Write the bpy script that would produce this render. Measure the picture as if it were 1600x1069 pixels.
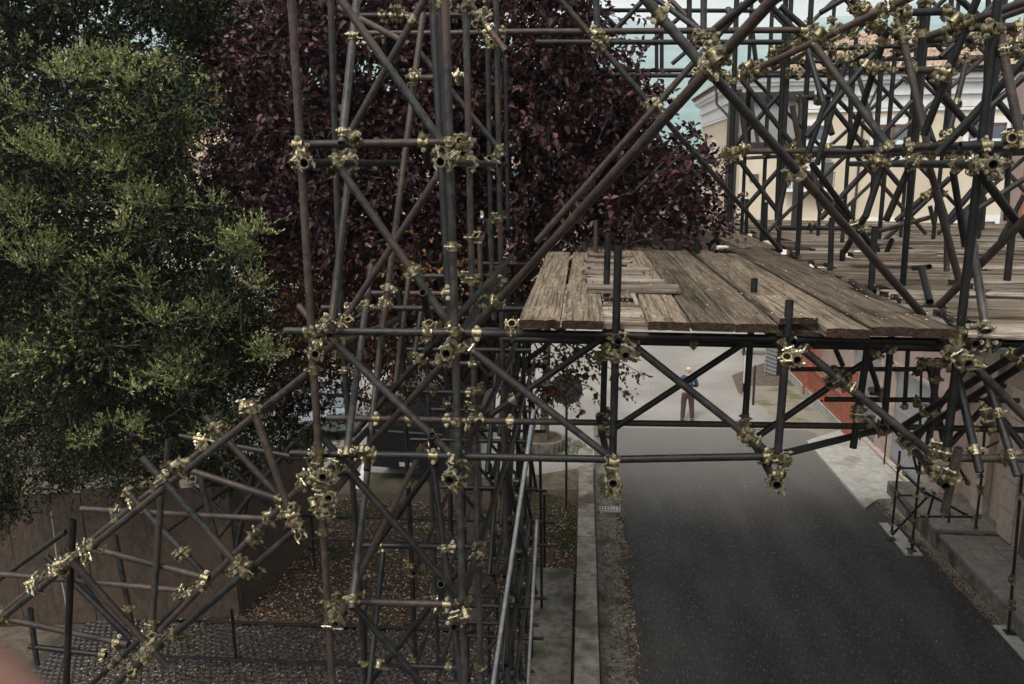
import bpy, bmesh, math, random
import numpy as np
from mathutils import Vector, Matrix, Quaternion, noise
R = math.radians
random.seed(7); rng = np.random.default_rng(7)
for o in list(bpy.data.objects): bpy.data.objects.remove(o)
scene = bpy.context.scene
COL = scene.collection

# ------------------------------------------------------------------ camera
H = 7.8                                   # eye height above the street
PITCH, YAW, ROLL = R(12.3), R(5.3), R(-0.72)
FW = Vector((-math.sin(YAW)*math.cos(PITCH), math.cos(YAW)*math.cos(PITCH), -math.sin(PITCH)))
r0 = Vector((math.cos(YAW), math.sin(YAW), 0)); u0 = r0.cross(FW)
RT = r0*math.cos(ROLL) + u0*math.sin(ROLL); UP = RT.cross(FW)
cam_d = bpy.data.cameras.new('camera'); cam = bpy.data.objects.new('camera', cam_d); COL.objects.link(cam)
cam_d.lens = 28; cam_d.sensor_width = 36; cam_d.clip_start = 0.02; cam_d.clip_end = 9000
M = Matrix((RT, UP, -FW)).transposed().to_4x4(); M.translation = Vector((0, 0, H)); cam.matrix_world = M
cam_d.dof.use_dof = True; cam_d.dof.focus_distance = 6.5; cam_d.dof.aperture_fstop = 7.0
scene.camera = cam
FPX = 1244.4

# ------------------------------------------------------------------ light
world = bpy.data.worlds.new('World'); scene.world = world; world.use_nodes = True
SUN_EL, SUN_AZ = R(58), R(205)
nt = world.node_tree; nt.nodes.clear()
wo = nt.nodes.new('ShaderNodeOutputWorld'); bg = nt.nodes.new('ShaderNodeBackground')
sky = nt.nodes.new('ShaderNodeTexSky'); sky.sky_type = 'NISHITA'; sky.sun_disc = False
sky.sun_elevation = SUN_EL; sky.sun_rotation = SUN_AZ; sky.air_density = 1.0; sky.dust_density = 4.0; sky.ozone_density = 1.0
hs = nt.nodes.new('ShaderNodeHueSaturation'); hs.inputs['Saturation'].default_value = 0.06
tc = nt.nodes.new('ShaderNodeTexCoord'); mp = nt.nodes.new('ShaderNodeMapping'); mp.inputs['Scale'].default_value = (1.0, 1.0, 3.0)
nz = nt.nodes.new('ShaderNodeTexNoise'); nz.inputs['Scale'].default_value = 3.0; nz.inputs['Detail'].default_value = 7; nz.inputs['Roughness'].default_value = 0.6
cr = nt.nodes.new('ShaderNodeMapRange'); cr.inputs[1].default_value = 0.35; cr.inputs[2].default_value = 0.65; cr.inputs[3].default_value = 0.75; cr.inputs[4].default_value = 1.25
mm = nt.nodes.new('ShaderNodeVectorMath'); mm.operation = 'SCALE'
L = nt.links.new
L(sky.outputs[0], hs.inputs['Color']); L(tc.outputs['Generated'], mp.inputs[0]); L(mp.outputs[0], nz.inputs['Vector'])
L(nz.outputs[0], cr.inputs[0]); L(hs.outputs[0], mm.inputs[0]); L(cr.outputs[0], mm.inputs['Scale'])
L(mm.outputs[0], bg.inputs[0]); bg.inputs[1].default_value = 0.14; L(bg.outputs[0], wo.inputs[0])
sd = bpy.data.lights.new('sun', 'SUN'); sd.energy = 1.4; sd.angle = R(14); sd.color = (1.0, 0.93, 0.82)
so = bpy.data.objects.new('sun', sd); COL.objects.link(so)
az = SUN_AZ
sdir = Vector((math.sin(az)*math.cos(SUN_EL), math.cos(az)*math.cos(SUN_EL), math.sin(SUN_EL)))
so.rotation_euler = sdir.to_track_quat('Z', 'Y').to_euler()
scene.view_settings.view_transform = 'Standard'; scene.view_settings.look = 'None'
scene.cycles.volume_bounces = 4
scene.view_settings.exposure = 0.72; scene.view_settings.gamma = 1.0
scene.view_settings.use_curve_mapping = False

# ------------------------------------------------------------------ measuring helpers (photo pixel -> point at a known distance)
def ray(x, y): return FW + RT*((x-800)/FPX) - UP*((y-534.5)/FPX)
def P(x, y, Y):
    d = ray(x, y); return d*(Y/d.y) + Vector((0, 0, H))
def PG(x, y, z=0.0):
    d = ray(x, y); return d*((z-H)/d.z) + Vector((0, 0, H))
def PX(x, y, X):
    d = ray(x, y); return d*(X/d.x) + Vector((0, 0, H))
def pix(v):
    d = Vector(v)-Vector((0, 0, H)); k = d.dot(FW)
    return 800+FPX*d.dot(RT)/k, 534.5-FPX*d.dot(UP)/k

# ------------------------------------------------------------------ materials
def mat(name, c1, c2=None, rough=0.6, metal=0.0, scale=8, detail=6, stretch=(1, 1, 1), bump=0.0, bscale=None,
        c3=None, s3=1.5, t3=(0.55, 0.7), coord='pos', spec=0.5, lo=0.35, hi=0.65, objvar=0.0, rough2=None, cracks=None, ygrad=None, speck=None):
    m = bpy.data.materials.new(name); m.use_nodes = True; t = m.node_tree; n = t.nodes; l = t.links.new
    b = n['Principled BSDF']; b.inputs['Roughness'].default_value = rough; b.inputs['Metallic'].default_value = metal
    b.inputs['Specular IOR Level'].default_value = spec
    if coord == 'pos': src = n.new('ShaderNodeNewGeometry').outputs['Position']
    else: src = n.new('ShaderNodeTexCoord').outputs['Object']
    mp = n.new('ShaderNodeMapping'); mp.inputs['Scale'].default_value = stretch; l(src, mp.inputs[0])
    vec = mp.outputs[0]
    oi = n.new('ShaderNodeObjectInfo')
    if coord == 'obj':
        ad = n.new('ShaderNodeVectorMath'); ad.operation = 'MULTIPLY_ADD'; ad.inputs[1].default_value = (1, 1, 1)
        sc = n.new('ShaderNodeVectorMath'); sc.operation = 'SCALE'; sc.inputs[0].default_value = (37, 53, 91)
        l(oi.outputs['Random'], sc.inputs['Scale']); l(vec, ad.inputs[0]); l(sc.outputs[0], ad.inputs[2]); vec = ad.outputs[0]
    tx = n.new('ShaderNodeTexNoise'); tx.inputs['Scale'].default_value = scale; tx.inputs['Detail'].default_value = detail
    tx.inputs['Roughness'].default_value = 0.65; l(vec, tx.inputs['Vector'])
    rp = n.new('ShaderNodeValToRGB'); rp.color_ramp.elements[0].position = lo; rp.color_ramp.elements[1].position = hi
    rp.color_ramp.elements[0].color = (*c1, 1); rp.color_ramp.elements[1].color = (*(c2 or c1), 1); l(tx.outputs[0], rp.inputs[0])
    out = rp.outputs[0]
    if c3:
        t3n = n.new('ShaderNodeTexNoise'); t3n.inputs['Scale'].default_value = s3; t3n.inputs['Detail'].default_value = 5; l(vec, t3n.inputs['Vector'])
        mr = n.new('ShaderNodeMapRange'); mr.inputs[1].default_value = t3[0]; mr.inputs[2].default_value = t3[1]; l(t3n.outputs[0], mr.inputs[0])
        mx = n.new('ShaderNodeMix'); mx.data_type = 'RGBA'; l(mr.outputs[0], mx.inputs[0]); l(out, mx.inputs[6]); mx.inputs[7].default_value = (*c3, 1); out = mx.outputs[2]
    if cracks:                       # thin dark splits running with the grain
        m2 = n.new('ShaderNodeMapping'); m2.inputs['Scale'].default_value = cracks; l(vec, m2.inputs[0])
        tn = n.new('ShaderNodeTexNoise'); tn.inputs['Scale'].default_value = 5; tn.inputs['Detail'].default_value = 4; l(m2.outputs[0], tn.inputs['Vector'])
        mr = n.new('ShaderNodeMapRange'); mr.inputs[1].default_value = 0.40; mr.inputs[2].default_value = 0.50; mr.inputs[3].default_value = 0.5; mr.inputs[4].default_value = 1.0; l(tn.outputs[0], mr.inputs[0])
        sc_ = n.new('ShaderNodeVectorMath'); sc_.operation = 'SCALE'; l(out, sc_.inputs[0]); l(mr.outputs[0], sc_.inputs['Scale']); out = sc_.outputs[0]
    if ygrad:                        # paler along the road: dusty wear plus grazing sheen put into the colour
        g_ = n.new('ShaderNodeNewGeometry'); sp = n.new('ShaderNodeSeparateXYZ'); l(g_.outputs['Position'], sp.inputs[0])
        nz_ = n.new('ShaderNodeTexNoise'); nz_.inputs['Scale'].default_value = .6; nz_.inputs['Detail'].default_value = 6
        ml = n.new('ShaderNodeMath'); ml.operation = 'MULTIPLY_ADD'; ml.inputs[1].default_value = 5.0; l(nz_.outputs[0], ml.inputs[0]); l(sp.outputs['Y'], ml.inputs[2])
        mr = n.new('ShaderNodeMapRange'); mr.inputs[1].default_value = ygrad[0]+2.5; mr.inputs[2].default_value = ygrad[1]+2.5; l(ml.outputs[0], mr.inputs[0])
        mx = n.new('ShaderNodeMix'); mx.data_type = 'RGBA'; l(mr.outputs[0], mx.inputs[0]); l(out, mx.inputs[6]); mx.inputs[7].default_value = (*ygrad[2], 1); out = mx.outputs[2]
    if speck:                        # pale stones in the mix
        for sc__, lo_, hi_ in ((speck[0], .60, .70), (speck[0]*.22, .56, .72)):
            tn = n.new('ShaderNodeTexNoise'); tn.inputs['Scale'].default_value = sc__; tn.inputs['Detail'].default_value = 3; l(vec, tn.inputs['Vector'])
            mr = n.new('ShaderNodeMapRange'); mr.inputs[1].default_value = lo_; mr.inputs[2].default_value = hi_; mr.inputs[4].default_value = .55; l(tn.outputs[0], mr.inputs[0])
            mx = n.new('ShaderNodeMix'); mx.data_type = 'RGBA'; l(mr.outputs[0], mx.inputs[0]); l(out, mx.inputs[6]); mx.inputs[7].default_value = (*speck[1], 1); out = mx.outputs[2]
    if objvar:
        hv = n.new('ShaderNodeHueSaturation'); mr = n.new('ShaderNodeMapRange'); mr.inputs[3].default_value = 1-objvar; mr.inputs[4].default_value = 1+objvar
        l(oi.outputs['Random'], mr.inputs[0]); l(mr.outputs[0], hv.inputs['Value']); l(out, hv.inputs['Color']); out = hv.outputs[0]
    l(out, b.inputs['Base Color'])
    if rough2 is not None:
        mr = n.new('ShaderNodeMapRange'); mr.inputs[1].default_value = lo; mr.inputs[2].default_value = hi
        mr.inputs[3].default_value = rough; mr.inputs[4].default_value = rough2; l(tx.outputs[0], mr.inputs[0]); l(mr.outputs[0], b.inputs['Roughness'])
    if bump:
        bt = n.new('ShaderNodeTexNoise'); bt.inputs['Scale'].default_value = bscale or scale*3; bt.inputs['Detail'].default_value = 5; l(vec, bt.inputs['Vector'])
        bm = n.new('ShaderNodeBump'); bm.inputs['Strength'].default_value = bump; bm.inputs['Distance'].default_value = 0.02
        l(bt.outputs[0], bm.inputs['Height']); l(bm.outputs[0], b.inputs['Normal'])
    return m

MT = {}
MT['d'] = mat('steel_dark', (0.006, 0.0065, 0.007), (0.019, 0.0195, 0.020), 0.36, 0.25, 14, c3=(0.045, 0.027, 0.019), s3=2.2, t3=(0.58, 0.75), bump=0.15, bscale=60, objvar=0.35, rough2=0.6, spec=0.3)
MT['g'] = mat('steel_grey', (0.016, 0.017, 0.0175), (0.055, 0.054, 0.05), 0.36, 0.35, 16, c3=(0.07, 0.047, 0.036), s3=2.5, t3=(0.52, 0.7), bump=0.15, bscale=60, objvar=0.3, rough2=0.6, spec=0.3)
MT['b'] = mat('steel_rusty', (0.026, 0.019, 0.016), (0.066, 0.047, 0.038), 0.5, 0.2, 18, c3=(0.025, 0.025, 0.025), s3=3, t3=(0.5, 0.7), bump=0.25, bscale=80, objvar=0.3, spec=0.3)
MT['s'] = mat('steel_galvanised', (0.30, 0.32, 0.34), (0.5, 0.52, 0.54), 0.35, 0.8, 20, bump=0.1, objvar=0.1)
M_BRASS = mat('coupler_zinc', (0.115, 0.096, 0.050), (0.36, 0.315, 0.19), 0.30, 0.85, 40, c3=(0.07, 0.05, 0.03), s3=9, t3=(0.52, 0.72), bump=0.3, bscale=70, objvar=0.35, rough2=0.5)
M_BOLT = mat('bolt_steel', (0.24, 0.22, 0.16), (0.5, 0.47, 0.36), 0.36, 0.9, 60, objvar=0.3)
M_COL = mat('coupler_pale', (0.36, 0.38, 0.3), (0.5, 0.52, 0.42), 0.45, 0.4, 40, objvar=0.1)

# ------------------------------------------------------------------ mesh builder
class MB:
    def __init__(s): s.v = []; s.f = []; s.m = []
    def add(s, vs, fs, mi=0):
        k = len(s.v); s.v += [tuple(v) for v in vs]; s.f += [tuple(i+k for i in f) for f in fs]; s.m += [mi]*len(fs); return s
    def box(s, c, d, rot=None, mi=0, bev=0):
        hx, hy, hz = d[0]/2, d[1]/2, d[2]/2
        vs = [Vector((x*hx, y*hy, z*hz)) for z in (-1, 1) for y in (-1, 1) for x in (-1, 1)]
        if rot is not None: vs = [rot @ v for v in vs]
        vs = [v+Vector(c) for v in vs]
        return s.add(vs, [(0, 2, 3, 1), (4, 5, 7, 6), (0, 1, 5, 4), (2, 6, 7, 3), (0, 4, 6, 2), (1, 3, 7, 5)], mi)
    def b2(s, x0, y0, z0, x1, y1, z1, mi=0): return s.box(((x0+x1)/2, (y0+y1)/2, (z0+z1)/2), (abs(x1-x0), abs(y1-y0), abs(z1-z0)), None, mi)
    def cyl(s, a, b, r, n=10, r2=None, cap=True, mi=0):
        a, b = Vector(a), Vector(b); q = (b-a).to_track_quat('Z', 'Y'); r2 = r if r2 is None else r2
        vs = []
        for i in range(n):
            t = 2*math.pi*i/n; e = q @ Vector((math.cos(t), math.sin(t), 0)); vs += [a+e*r, b+e*r2]
        fs = [(2*i, 2*((i+1) % n), 2*((i+1) % n)+1, 2*i+1) for i in range(n)]
        if cap: fs += [tuple(2*i for i in range(n))[::-1], tuple(2*i+1 for i in range(n))]
        return s.add(vs, fs, mi)
    def tube(s, pts, r, n=8, mi=0):
        for a, b in zip(pts[:-1], pts[1:]): s.cyl(a, b, r, n, mi=mi)
        return s
    def ring(s, a, b, ro, ri, n=16, arc=1.0, mi=0):      # thick hollow barrel
        a, b = Vector(a), Vector(b); q = (b-a).to_track_quat('Z', 'Y'); vs = []
        k = n if arc == 1.0 else n+1
        for i in range(k):
            t = 2*math.pi*arc*i/n; e = q @ Vector((math.cos(t), math.sin(t), 0)); vs += [a+e*ro, b+e*ro, b+e*ri, a+e*ri]
        fs = []
        for i in range(n):
            j = (i+1) % k
            for c in range(4): fs.append((4*i+c, 4*j+c, 4*j+(c+1) % 4, 4*i+(c+1) % 4))
        if arc != 1.0: fs += [(0, 1, 2, 3), (4*n+3, 4*n+2, 4*n+1, 4*n)]
        return s.add(vs, fs, mi)
    def mesh(s, name, mats, smooth=False):
        me = bpy.data.meshes.new(name); me.from_pydata(s.v, [], s.f); me.validate()
        for m in (mats if isinstance(mats, (list, tuple)) else [mats]): me.materials.append(m)
        if len(me.polygons) == len(s.m): me.polygons.foreach_set('material_index', s.m)
        if smooth:
            me.polygons.foreach_set('use_smooth', [True]*len(me.polygons))
            me.set_sharp_from_angle(angle=R(40))
        me.update(); return me
def link(name, me, parent=None, loc=None, rot=None, kind=None, label=None, scale=None):
    o = bpy.data.objects.new(name, me); COL.objects.link(o)
    if parent: o.parent = parent
    if loc is not None: o.location = loc
    if rot is not None: o.rotation_mode = 'QUATERNION'; o.rotation_quaternion = rot
    if scale is not None: o.scale = scale
    if kind: o['kind'] = kind
    if label: o['label'] = label
    return o
def thing(name, label, cat, loc=(0, 0, 0), group=None, rz=0):
    o = bpy.data.objects.new(name, None); COL.objects.link(o); o.location = loc; o.rotation_euler = (0, 0, rz); o.empty_display_size = 0.2
    o['label'] = label; o['category'] = cat
    if group: o['group'] = group
    return o
def tag(o, label, cat, group=None):
    o['label'] = label; o['category'] = cat
    if group: o['group'] = group
    return o
def part(name, mb, mats, parent, smooth=False, **k): return link(name, mb.mesh(name, mats, smooth), parent, **k)

# ------------------------------------------------------------------ setting: sheets of ground
def sheet(name, poly, z, m, h=0.0, div=0):
    mb = MB(); n = len(poly)
    if h:
        vs = [(x, y, z) for x, y in poly]+[(x, y, z-h) for x, y in poly]
        fs = [tuple(range(n))]+[(i+n, (i+1) % n+n, (i+1) % n, i) for i in range(n)]
    else: vs = [(x, y, z) for x, y in poly]; fs = [tuple(range(n))]
    mb.add(vs, fs); o = link(name, mb.mesh(name, m)); o['kind'] = 'structure'; return o

M_DIRT = mat('bare_earth', (0.06, 0.048, 0.037), (0.13, 0.105, 0.082), 0.95, 0, 5, 8, bump=0.8, bscale=30, c3=(0.05, 0.06, 0.03), s3=0.7, t3=(0.58, 0.7), spec=0.1)
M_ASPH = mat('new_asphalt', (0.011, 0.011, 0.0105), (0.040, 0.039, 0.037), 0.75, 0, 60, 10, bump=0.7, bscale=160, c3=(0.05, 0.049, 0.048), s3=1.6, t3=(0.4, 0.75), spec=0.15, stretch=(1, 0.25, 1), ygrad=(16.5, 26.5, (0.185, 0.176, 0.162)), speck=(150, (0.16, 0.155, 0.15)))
M_OLD = mat('old_asphalt', (0.155, 0.148, 0.136), (0.235, 0.222, 0.203), 0.85, 0, 12, 10, bump=0.4, bscale=120, c3=(0.30, 0.285, 0.262), s3=0.45, t3=(0.4, 0.8), spec=0.25)
M_CONC = mat('pale_concrete', (0.24, 0.235, 0.215), (0.36, 0.35, 0.32), 0.85, 0, 6, 9, bump=0.3, bscale=60, c3=(0.15, 0.135, 0.11), s3=1.2, t3=(0.55, 0.72), spec=0.25)
M_CONCD = mat('stained_concrete', (0.075, 0.07, 0.06), (0.18, 0.165, 0.14), 0.9, 0, 7, 9, bump=0.5, bscale=50, c3=(0.05, 0.05, 0.032), s3=1.6, t3=(0.5, 0.66), spec=0.2)
M_RUBB = mat('rubble_path', (0.10, 0.085, 0.06), (0.33, 0.30, 0.25), 0.95, 0, 22, 8, bump=1.0, bscale=40, c3=(0.12, 0.11, 0.06), s3=1.2, t3=(0.5, 0.65), spec=0.1)
M_LIT = mat('leafy_soil', (0.035, 0.027, 0.02), (0.12, 0.085, 0.06), 1.0, 0, 28, 9, bump=1.0, bscale=60, c3=(0.05, 0.055, 0.02), s3=0.9, t3=(0.6, 0.7), spec=0.05)

ground = sheet('ground', [(-3000, -200), (3000, -200), (3000, 4000), (-3000, 4000)], -0.012, M_DIRT)
sheet('old_road', [(0.35, 23.4), (6.26, 23.6), (6.2, 26), (5.4, 27.5), (5.6, 30), (8, 33), (30, 36), (30, 60), (-30, 60), (-14, 34), (-12, 22), (-8.8, 19.6), (-1.8, 19.2), (-0.2, 20), (0.35, 20)], -0.004, M_OLD)
# fresh asphalt, slightly wavering edges
rl = [(0.90+0.035*math.sin(y*2.1)+0.03*math.sin(y*5.3+1), y) for y in np.arange(-6, 23.6, 0.35)]
rr = [(7.20-0.041*max(0, y-10)+0.05*math.sin(y*1.7)+0.03*math.sin(y*6), y) for y in np.arange(-6, 23.6, 0.35)]
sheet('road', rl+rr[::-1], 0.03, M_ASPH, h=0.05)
sheet('gutter_strip', [(0.3, -6), (1.0, -6), (1.0, 24), (0.3, 24)], 0.004, M_CONCD)
sheet('verge_soil', [(-9, 12.0), (-0.12, 12.0), (-0.12, 18.6), (-9, 17.6)], 0.0, M_LIT)
sheet('roadside_rubble', [(5.5, 10), (9.6, 10), (9.6, 28.5), (6.0, 28.5), (5.4, 27.2), (5.9, 26), (6.0, 23)], 0.0, M_RUBB)
pv = sheet('pavement', [(6.45, 17.7), (6.9, 18.2), (7.9, 18.4), (7.95, 23.6), (6.35, 22.3)], 0.10, M_CONC, h=0.12)

# ------------------------------------------------------------------ haze and hills
M_HILL = mat('hazy_wooded_slope', (0.10, 0.18, 0.17), (0.20, 0.31, 0.30), 1, 0, 0.012, 9, spec=0.0, c3=(0.14, 0.2, 0.15), s3=0.004)  # woods lightened: part of the distance haze is painted into this colour
def hills():
    mb = MB(); nx, ny = 90, 14; idx = {}
    for j in range(ny+1):
        for i in range(nx+1):
            a = R(-60+120*i/nx); t = j/ny; d = 900+1700*t
            x = math.sin(a)*d; y = math.cos(a)*d
            top = 440+90*noise.noise(Vector((a*3.1, 0.3, 1)))+50*noise.noise(Vector((a*9, 2, 1)))
            z = -2+top*(t**0.8)*(1+0.12*noise.noise(Vector((a*12, t*5, 0))))
            idx[i, j] = len(mb.v); mb.v.append((x, y, z))
    for j in range(ny):
        for i in range(nx):
            mb.f.append((idx[i, j], idx[i+1, j], idx[i+1, j+1], idx[i, j+1])); mb.m.append(0)
    o = link('hills', mb.mesh('hills', M_HILL, False)); o['kind'] = 'structure'
    for p_ in o.data.polygons: p_.use_smooth = True
hills()
def haze():
    mb = MB(); mb.b2(-3100, -210, -3.5, 3100, 4010, 560)
    m = bpy.data.materials.new('thin_air'); m.use_nodes = True; t = m.node_tree; t.nodes.clear()
    o_ = t.nodes.new('ShaderNodeOutputMaterial'); v = t.nodes.new('ShaderNodeVolumePrincipled')
    v.inputs['Color'].default_value = (0.93, 0.965, 1.0, 1); v.inputs['Density'].default_value = 0.00035; v.inputs['Anisotropy'].default_value = 0.2
    t.links.new(v.outputs[0], o_.inputs['Volume'])
    o = link('haze', mb.mesh('haze', m)); o['kind'] = 'stuff'
haze()

# ------------------------------------------------------------------ scaffolding: tubes
TR = 0.0243
def tube_mesh(m, name):
    me_b = MB(); me_b.ring((0, 0, 0), (0, 0, 1), TR, TR*0.82, 18); return me_b.mesh(name, m, True)
TUBE = {k: tube_mesh(MT[k], 'tube_'+k) for k in 'dgbs'}
TUBES = []      # (a, b, owner)
SC = {}
def add_tube(owner, a, b, m='d', name='tube'):
    a, b = Vector(a), Vector(b); d = b-a
    o = link(name, TUBE[m], SC[owner], a, d.to_track_quat('Z', 'Y'), scale=(1, 1, d.length))
    TUBES.append((a, b, owner)); return o

# coupler meshes: clamp barrel, second clamp, flaps
def clamp(mb, c, ax, sd, w=0.066):
    c, ax, sd = Vector(c), Vector(ax).normalized(), Vector(sd).normalized(); up = ax.cross(sd)
    mb.ring(c-ax*w/2, c+ax*w/2, 0.0315, 0.0245, 16)
    mb.ring(c-ax*w*0.5, c-ax*w*0.36, 0.0345, 0.03, 16); mb.ring(c+ax*w*0.36, c+ax*w*0.5, 0.0345, 0.03, 16)
    rot = Matrix((sd, up, ax)).transposed()
    for s in (-1, 1):                       # bolt lugs either side
        mb.box(c+sd*s*0.036+up*0.011, (0.022, 0.009, w*0.6), rot)
        mb.box(c+sd*s*0.036-up*0.009, (0.020, 0.007, w*0.5), rot)
def coupler_mesh(name, second, m):
    mb = MB(); clamp(mb, (0, 0, 0), (0, 0, 1), (1, 0, 0))
    if second is not None:
        mb.cyl((0, 0.028, 0), (0, 0.036, 0), 0.026, 12)
        clamp(mb, (0, 0.062, 0), second, (0, 0, 1) if abs(second[2]) < 0.6 else (1, 0, 0))
    return mb.mesh(name, m, True)
CP = [coupler_mesh('right_angle_coupler', (1, 0, 0), M_BRASS),
      coupler_mesh('swivel_coupler', (0.75, 0, 0.66), M_BRASS),
      coupler_mesh('single_coupler', None, M_BRASS)]
def bolt_mesh():
    mb = MB()
    mb.cyl((0, -0.045, 0), (0, 0.034, 0), 0.0065, 7)
    mb.cyl((0, -0.031, 0), (0, -0.019, 0), 0.0135, 6); mb.cyl((0, -0.019, 0), (0, -0.014, 0), 0.017, 10)
    mb.cyl((0, 0.022, 0), (0, 0.032, 0), 0.012, 6)
    return mb.mesh('bolt', M_BOLT, False)
BOLT = bolt_mesh()
def cp_far(name, m):
    mb = MB(); clamp(mb, (0, 0, 0), (0, 0, 1), (1, 0, 0)); clamp(mb, (0, 0.06, 0), (1, 0, 0), (0, 0, 1))
    for s in (-1, 1):
        mb.cyl((s*0.042, -0.05, 0), (s*0.042, 0.036, 0), 0.007, 5); mb.cyl((s*0.042, -0.034, 0), (s*0.042, -0.02, 0), 0.015, 6)
        mb.cyl((0, 0.015, s*0.042), (0, 0.105, s*0.042), 0.007, 5); mb.cyl((0, 0.09, s*0.042), (0, 0.102, s*0.042), 0.015, 6)
    return mb.mesh(name, m, True)
CPFAR = cp_far('coupler_far', M_BRASS)
NCP = {}
def coupler_at(owner, p, ax, roll=None, kind=None, far=False):
    """clamp round an axis through p; the second clamp looks away from the viewer by default"""
    if NCP.get(owner, 0) >= 296: return
    NCP[owner] = NCP.get(owner, 0)+1
    ax = Vector(ax).normalized(); v = Vector((0, 0, H))-Vector(p); v -= ax*v.dot(ax); v.normalize()
    ang = roll if roll is not None else random.uniform(-1.3, 1.3)+(math.pi if random.random() < 0.62 else 0)
    y = Quaternion(ax, ang) @ v; x = y.cross(ax)
    if random.random() < 0.5: ax = -ax; x = -x
    rot = Matrix((x, y, ax)).transposed().to_quaternion()
    k = kind if kind is not None else random.choice((0, 1, 2, 2))
    if far: return link('coupler', CPFAR, SC[owner], p, rot, scale=(.84, .84, .84))
    o = link('coupler', CP[k], SC[owner], p, rot, scale=(.88, .88, .88))
    for s in (-1, 1): link('bolt', BOLT, o, (s*0.044, 0, 0), None)
    if k < 2:
        second = Vector((1, 0, 0)) if k == 0 else Vector((0.75, 0, 0.66)); sd_ = Vector((0, 0, 1)) if k == 0 else Vector((0, 0, 1))
        q = Quaternion((0, 0, 1), math.pi) if k == 0 else Quaternion((0, 0, 1), math.pi)
        for s in (-1, 1): link('bolt', BOLT, o, Vector((0, 0.062, 0))+sd_*s*0.044, q)
    return o

for k, l_, c_ in (('tower', 'tall tube scaffold tower at the left, in front of the purple-leaved tree', 'scaffold tower'),
              ('pier', 'slender scaffold legs of thin tubes standing on the verge behind the tall tower', 'scaffold legs'),
              ('buttress', 'sloping tube scaffold brace running down to the left in front of the plywood hoarding', 'scaffold brace'),
              ('bridge', 'open tube girder spanning the road beneath the plank deck', 'scaffold girder'),
              ('canopy', 'dense lattice of tubes rising above the plank deck in front of the cream building', 'scaffold frame'),
              ('back', 'rear rows of thin scaffold posts and braces standing far back on the deck', 'scaffold frame'),
              ('sidepier', 'small braced scaffold leg standing on the pavement by the raised step', 'scaffold leg')):
    SC[k] = thing({'tower': 'scaffold_tower', 'pier': 'scaffold_pier', 'buttress': 'scaffold_buttress', 'bridge': 'scaffold_girder', 'canopy': 'scaffold_lattice', 'back': 'thin_scaffold', 'sidepier': 'scaffold_stand'}[k], l_, c_)

def TT(owner, txt):
    for ln in txt.strip().splitlines():
        ln = ln.split('#')[0].split()
        if not ln: continue
        x0, y0, x1, y1, Y0, Y1 = map(float, ln[:6])
        add_tube(owner, P(x0, y0, Y0), P(x1, y1, Y1), ln[6] if len(ln) > 6 else 'd')

TT('tower', '''
452 -60 524 1140 4.70 4.70 b
694 -60 729 1140 4.72 4.72 g
515 -60 532 480 5.90 5.90 g
532 470 571 1060 5.95 5.95 d
726 -60 753 1140 5.90 5.90 g
774 -60 795 1100 7.00 7.00 g
562 -40 534 224 5.35 4.60 g
552 213 516 524 5.75 4.60 g
580 415 541 714 5.90 4.62 g
577 712 550 952 5.60 4.62 g
513 -28 697 232 4.80 4.80 g
668 -10 544 214 5.50 5.50 b
673 -40 703 500 5.60 5.20 d
686 -40 700 330 6.20 6.10 d
522 250 708 515 4.80 4.80 g
692 262 536 502 5.60 5.60 b
661 22 597 520 6.5 5.6 b
602 465 573 735 6.3 5.3 b
642 410 618 600 7.0 6.6 b
659 480 647 560 7.6 7.4 b
661 457 674 520 4.75 5.6 d
675 680 681 735 4.75 5.6 d
689 913 690 950 4.75 5.4 d
666 196 668 262 4.85 5.0 d
458 226 745 222 4.76 4.76 b
475 255 640 255 4.45 6.6 d
688 253 790 258 4.45 7.4 d
492 554 620 500 4.45 6.8 b
697 553 790 420 4.45 7.2 d
504 746 625 620 4.45 6.6 d
513 779 640 625 4.42 7.0 b
702 751 800 560 4.45 7.4 d
524 976 660 700 4.45 7.2 b
710 981 800 690 4.45 7.6 d
524 536 710 715 4.82 4.82 g
722 536 952 714 4.82 4.82 g
700 560 583 690 4.95 5.3 b
678 536 551 680 5.9 5.9 d
536 726 724 940 4.80 4.80 d
684 718 553 900 5.85 5.85 d
548 940 696 1112 4.80 4.80 d
674 945 560 1090 5.85 5.85 d
745 852 694 922 5.9 5.9 d
600 852 572 1110 6.4 5.6 d
570 895 570 1080 7.0 7.0 d
672 690 724 1090 5.5 4.95 d
765 341 772 500 7.2 7.2 g
749 354 751 470 7.6 7.6 b
760 -40 768 420 7.9 7.9 d
790 90 794 360 8.6 8.6 d
503 481 819 483 6.5 6.5 g
545 482 612 482 6.45 6.45 b
581 458 700 459 7.2 7.2 b
640 431 745 432 8.1 8.1 b
622 410 832 413 9.2 9.2 d
650 567 740 568 8.1 8.1 b
629 612 737 614 7.1 7.1 d
511 653 830 659 5.55 5.55 b
552 852 748 855 6.0 6.0 d
543 940 742 945 4.9 4.9 b
626 1040 724 1044 6.0 6.0 d
445 517 815 521 4.78 4.78 g
454 708 962 718 4.78 4.78 d
467 478 520 540 5.3 5.1 d
505 685 560 745 5.0 5.0 d
500 920 540 960 5.0 4.9 d
540 25 730 24 7.0 7.0 d
560 52 800 51 8.1 8.1 b
634 122 722 122 6.2 6.2 b
650 75 790 245 7.0 7.0 g
530 12 640 70 6.9 6.5 b
745 20 790 80 6.6 6.5 b
710 500 800 400 5.2 6.6 d
545 530 620 650 6.2 6.4 d
''')
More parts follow.
